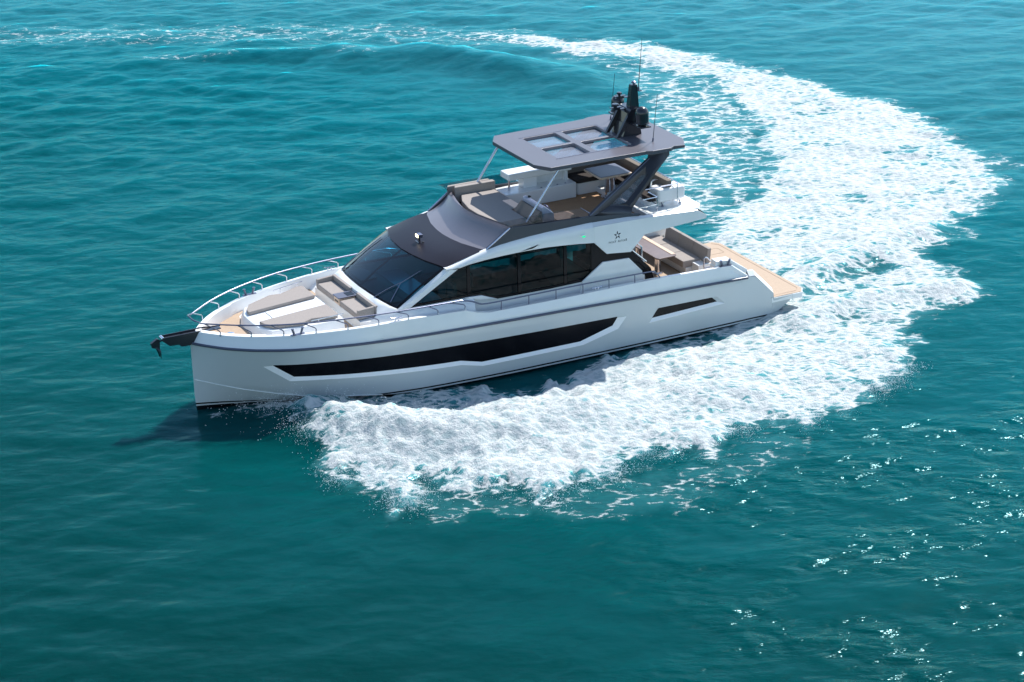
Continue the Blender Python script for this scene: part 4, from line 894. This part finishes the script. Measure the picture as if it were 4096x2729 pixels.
bowrail = G().tube(star[::-1][:-1] + port, .021, 8).build('bow_rail', [DSTEEL], yacht)
BASES = [(18.05, .70, 2.13), (17.35, 1.25, 2.155), (16.56, 1.67, 2.172), (15.73, 1.99, 2.185), (14.87, 2.21, 2.2), (14.01, 2.37, 2.21), (13.14, 2.45, 2.215), (12.24, 2.47, 2.18), (11.4, 2.48, 2.165)]
for s in (1, -1):
    for x, y, z in BASES:
        xr = x + .40; q = min(port, key=lambda p: abs(p[0] - xr)) if x < 17.9 else (18.41, .46, 2.49)
        top = (q[0], q[1] * s, q[2]); kn = (x - .01, s * (y - .01), z + .14)
        st = G().tube([(x, s * y, z), (x - .005, s * y, z + .12), (x + .03, s * (y - .01), z + .165), top], .016, 8).build('stanchion', [DSTEEL if s > 0 else STEEL], bowrail)
        st.name = 'stanchion'
        g = G(); g.tube([(x, s * y, z), (x, s * y, z + .08)], .024, 8, r1=.016); g.v and None
        g.build('stanchion_foot', [STEEL], bowrail)
    for x in (10.26, 9.38, 8.50, 7.62, 6.76, 5.90):
        q = min(port, key=lambda p: abs(p[0] - x)); G().tube([(x, s * 2.47, zt(x)), (x, s * q[1], q[2])], .014, 8).build('stanchion', [DSTEEL], bowrail)
# cleats and bollards
def cleat(x, y, z, s):
    g = G(); g.tube([(x - .17, s * y, z + .105), (x - .1, s * y, z + .09), (x + .1, s * y, z + .09), (x + .17, s * y, z + .105)], .017, 8); g.tube([(x - .05, s * y, z), (x - .05, s * y, z + .09)], .016, 8); g.tube([(x + .05, s * y, z), (x + .05, s * y, z + .09)], .016, 8)
    return g.build('cleat', [STEEL], yacht)
def bollard(x, y, z, s):
    g = G(); g.box(x - .2, x + .2, s * y - .05, s * y + .05, z, z + .015)
    for d in (-.12, .12): g.tube([(x + d * .8, s * y, z), (x + d * 1.25, s * y, z + .17)], .032, 10); g.lathe((x + d * 1.25, s * y, z + .17), [(.032, 0), (.045, .005), (.045, .018), (0, .02)], 12)
    return g.build('bollard', [DSTEEL], yacht)
for s in (1, -1):
    cleat(13.45, 2.36, 2.215, s); cleat(7.15, 2.44, 1.905, s); bollard(16.20, 1.80, 2.178, s); bollard(2.80, 2.43, 1.825, s)
# windlass and bow roller
wl = G().lathe((17.70, .55, 1.83), [(0, 0), (.15, 0), (.15, .05), (.11, .09), (.07, .13), (.055, .19), (.06, .22), (.10, .235), (.105, .265), (.06, .285), (0, .285)], 24).build('windlass', [STEEL], yacht)
g = G()
for y0, y1 in ((-.13, -.10), (.10, .13)):
    g.prism([(18.40, 2.17), (19.50, 2.17), (19.56, 2.12), (19.52, 2.07), (19.33, 1.90), (19.07, 1.885), (19.0, 1.815), (18.74, 1.80), (18.6, 1.9), (18.4, 2.0)], 'y', y0, y1)
g.box(17.80, 19.44, -.10, .10, 2.09, 2.12); g.prism([(17.75, 2.09), (18.42, 2.14), (18.42, 2.19), (17.75, 2.12)], 'y', -.13, -.10)
roller = g.build('anchor_platform', [MASTB], yacht, bevel=.006)
G().tube([(19.50, -.12, 2.13), (19.50, .12, 2.13)], .05, 12).build('bow_roller', [STEEL], roller)

# ------------------------------------------------------------------ cockpit
cz = .9
G().box(2.28, 5.58, -2.2, 2.2, cz - .012, cz).build('cockpit_floor', [TEAK], yacht, smooth=False)
bench = bpy.data.objects.new('cockpit_bench', None); COL.objects.link(bench); bench.parent = yacht
G().box(2.36, 2.96, -2.1, .42, cz, 1.16).build('base', [WHITE], bench, bevel=.04)
G().box(2.30, 2.74, .42, .80, cz, 1.30).build('locker', [WHITE], bench, bevel=.015)
for k in range(3): G().box(2.44, 3.06, -2.05 + .83 * k, -2.05 + .83 * k + .825, 1.17, 1.38).build('seat_cushion', [FAB], bench, bevel=.025)
for k in range(3): G().prism([(2.44, 1.30), (2.36, 1.75), (2.24, 1.75), (2.28, 1.30)], 'y', -1.75 + .83 * k, -1.75 + .83 * k + .825).build('backrest', [FAB], bench, bevel=.02)
ct = bpy.data.objects.new('cockpit_table', None); COL.objects.link(ct); ct.parent = yacht
g = G(); g.prism([(3.22, -1.75), (3.22, .30), (3.30, .38), (3.86, .38), (3.92, .30), (3.92, -1.75)], 'z', 1.56, 1.605); g.build('table_top', [WALNUT], ct, bevel=.012)
g = G(); g.box(3.225, 3.36, -1.74, .27, 1.606, 1.616); g.build('folding_leaf', [WOODTOP], ct)
for y in (-.25, -1.45):
    g = G(); g.lathe((3.55, y, cz), [(0, 0), (.17, 0), (.17, .02), (.10, .03), (.095, .66), (0, .66)], 20); g.build('leg', [STEEL], ct)
# cabin bulkhead with dark glass doors, steel handrails, gate
G().box(5.60, 5.66, -1.78, 1.78, cz, 3.2).build('saloon_door', [BLACK], yacht, smooth=False)
G().tube([(5.5, .85, 2.75), (4.98, .92, 2.5), (4.80, .95, 2.33), (4.80, .95, 1.0)], .028, 8).build('stair_rail', [STEEL], yacht)
g = G(); g.tube([(5.58, 1.74, 2.62), (5.08, 1.70, 2.17)], .028, 8); g.tube([(5.5, 1.73, 2.5), (5.5, 1.80, 2.44)], .014, 6); g.tube([(5.18, 1.71, 2.25), (5.2, 1.80, 2.16)], .014, 6); g.build('grab_rail', [STEEL], yacht)
g = G(); g.tube([(3.12, 1.75, cz), (3.12, 1.75, 1.88), (3.08, 1.75, 1.93), (3.0, 1.75, 1.9), (2.9, 1.75, 1.78), (2.78, 1.75, 1.70)], .02, 8); g.build('gate_rail', [STEEL], yacht)
g = G(); g.box(2.75, 3.11, 1.74, 1.76, 1.0, 1.62); g.build('gate', [LILAC], yacht)
# bathing platform
PLAT = [(2.3, 2.2), (1.25, 2.2), (1.25, 2.58), (.53, 2.58), (.51, 2.604), (.17, 2.604), (0.0, 2.35)]
PL = PLAT + [(x, -y) for x, y in PLAT[::-1]]
plat = G().prism(PL, 'z', .38, .538).build('bathing_platform', [SHADE_GREY], yacht, bevel=.01)
TK = [(2.27, 2.17), (1.30, 2.17), (1.27, 2.57), (.19, 2.575), (.02, 2.33)]
G().prism(TK + [(x, -y) for x, y in TK[::-1]], 'z', .538, .55).build('teak_planking', [TEAK], plat, smooth=False)
g = G()
for poly in ([(1.55, 2.12), (.30, 2.12 + .3), (.13, 2.28), (.13, -2.28), (.30, -2.42), (1.75, -2.12)],):
    pts = [(.30, 2.44, .554), (.14, 2.26, .554), (.14, -2.26, .554), (.30, -2.44, .554), (1.9, -2.1, .554)]
    g.tube([(1.2, 2.44, .551)] + pts[:4], .0035, 4)
for x0, x1, y0, y1 in ((.35, 1.05, -2.0, -1.55),):
    pts = [(x, y, .552) for x, y in rrect(x0, x1, y0, y1, .05, 2)]; g.tube(pts, .0035, 4, closed=True)
g.build('caulking_line', [paint('caulk', (.30, .20, .13), .7)], plat, smooth=False)
g = G(); g.box(.72, .86, 2.30, 2.40, -.1, .30); g.build('trim_tab', [STEEL], plat)

# aft rails on the flybridge
g = G(); g.tube([(5.05, 1.62, 4.36), (3.98, 1.62, 4.36), (3.90, 1.55, 4.36), (3.90, -1.6, 4.36), (3.98, -1.7, 4.36), (5.6, -1.9, 4.40)], .018, 8)
for p in ((3.95, 1.6), (3.90, .6), (3.90, -.5), (3.9, -1.55), (4.9, -1.82)): g.tube([(p[0], p[1], 3.66), (p[0], p[1], 4.36)], .014, 6)
g.build('aft_rail', [STEEL], yacht)
g = G(); g.tube([(5.42, 1.72, 3.87), (4.70, 1.72, 3.87)], .016, 6); g.tube([(5.2, 1.72, 4.1), (4.70, 1.72, 4.1), (4.70, 1.2, 4.1)], .016, 6); g.tube([(4.70, 1.72, 3.66), (4.70, 1.72, 4.1)], .016, 6); g.tube([(4.7, 1.2, 3.87), (4.7, 1.72, 3.87)], .016, 6); g.tube([(5.2, 1.72, 4.1), (5.05, 1.2, 4.3)], .016, 6)
g.build('stair_rail', [STEEL], yacht)

# interior seen through the glass
inter = bpy.data.objects.new('saloon_interior', None); COL.objects.link(inter); inter.parent = yacht
G().box(5.8, 13.0, -1.85, 1.85, 1.22, 1.3).build('saloon_floor', [INTF], inter)
g = G(); g.prism([(13.3, 1.3), (13.25, 2.30), (12.75, 2.38), (12.2, 2.12), (12.2, 1.3)], 'y', -1.6, 1.6); g.build('dashboard', [DASH], inter, bevel=.03)
g = G(); g.box(12.85, 13.3, .55, 1.45, 2.385, 2.41); g.build('dash_panel', [TAN], inter)
g = G(); g.box(12.7, 13.2, -1.5, -.6, 2.385, 2.41); g.build('dash_panel', [TAN], inter)
for y in (.55, 1.15): 
    G().box(11.2, 11.7, y - .26, y + .26, 1.3, 1.85).build('helm_seat', [TAN], inter, bevel=.05); G().box(11.1, 11.22, y - .26, y + .26, 1.8, 2.55).build('helm_seat_back', [TAN], inter, bevel=.05)
G().box(9.4, 10.8, -1.8, -1.0, 1.3, 1.75).build('saloon_sofa', [TAN], inter, bevel=.05); G().box(7.2, 9.0, .9, 1.75, 1.3, 1.75).build('saloon_sofa', [TAN], inter, bevel=.05)
G().box(6.4, 7.6, -1.8, -1.2, 1.3, 2.2).build('galley', [INTD], inter)
for s in (False, True):
    for xa, xb2 in ((9.6, 10.9), (8.1, 9.3), (7.15, 7.85)):
        xs_ = np.linspace(xa, xb2, 25); g = G(); dr = lambda x: 3.02 + .05 * math.sin(x * 3.1) + .02 * math.sin(x * 11)
        g.grid([[(x, 1.80 + .02 * math.sin(x * 24), dr(x)) for x in xs_], [(x, 1.80 + .012 * math.sin(x * 24), 3.22) for x in xs_]]); g.build('reflection_strip', [WHITE], inter, mirror=s)  # added white strips imitating reflections in the upper side windows
G().box(5.7, 11.3, -1.9, 1.9, 3.22, 3.26).build('headlining', [INTD], inter)

# ------------------------------------------------------------------ separate things carried on the yacht
def placed(name, base):
    o = bpy.data.objects.new(name, None); COL.objects.link(o); o.matrix_world = MB @ Matrix.Translation(base); return o
anc = placed('anchor', (19.6, 0, 2.05)); tag(anc, 'dark steel anchor hanging from the roller ahead of the bow', 'anchor')
g = G(); g.prism([(.24, -.01), (.05, .10), (-.02, .05), (.0, -.16), (.06, -.20), (.22, -.14)], 'y', -.05, .05); g.build('anchor_crown', [MASTB], anc, bevel=.008)
g = G(); g.tube([(-.16, 0, .03), (.05, 0, -.02)], .026, 8); g.build('shank', [MASTB], anc)
for s in (1, -1):
    g = G(); g.add([(.14, s * .03, -.12), (.0, s * .03, -.14), (.02, s * .20, -.28), (-.02, s * .06, -.52), (.10, s * .05, -.16), (.08, s * .12, -.2)], [(0, 4, 5, 2), (0, 1, 3, 4), (4, 3, 2, 5), (1, 2, 3), (0, 2, 1)]); g.build('fluke', [MASTB], anc, smooth=False)
box = placed('storage_box', (4.08, 1.22, 3.67)); tag(box, 'rounded white deck box on short steel feet on the flybridge overhang', 'storage box')
g = G(); g.box(-.47, .47, -.29, .29, .13, .55); g.build('box_body', [WHITE], box, bevel=.09, seg=4)
g = G(); g.tube([(.40, -.26, .48), (.36, -.27, .64), (.30, -.27, .67), (-.20, -.27, .67), (-.26, -.27, .64), (-.30, -.26, .48)], .02, 8); g.build('handle', [STEEL], box)
for x in (-.3, .3):
    g = G(); g.tube([(x - .03, .20, .0), (x - .02, .20, .06), (x + .02, .2, .14)], .018, 8); g.lathe((x - .03, .2, .0), [(.0, 0), (.04, 0), (.04, .01), (0, .012)], 10); g.build('foot', [DSTEEL], box)
    g = G(); g.tube([(x - .03, -.20, .0), (x - .02, -.20, .06), (x + .02, -.2, .14)], .018, 8); g.build('foot', [DSTEEL], box)
bpy.context.view_layer.update()
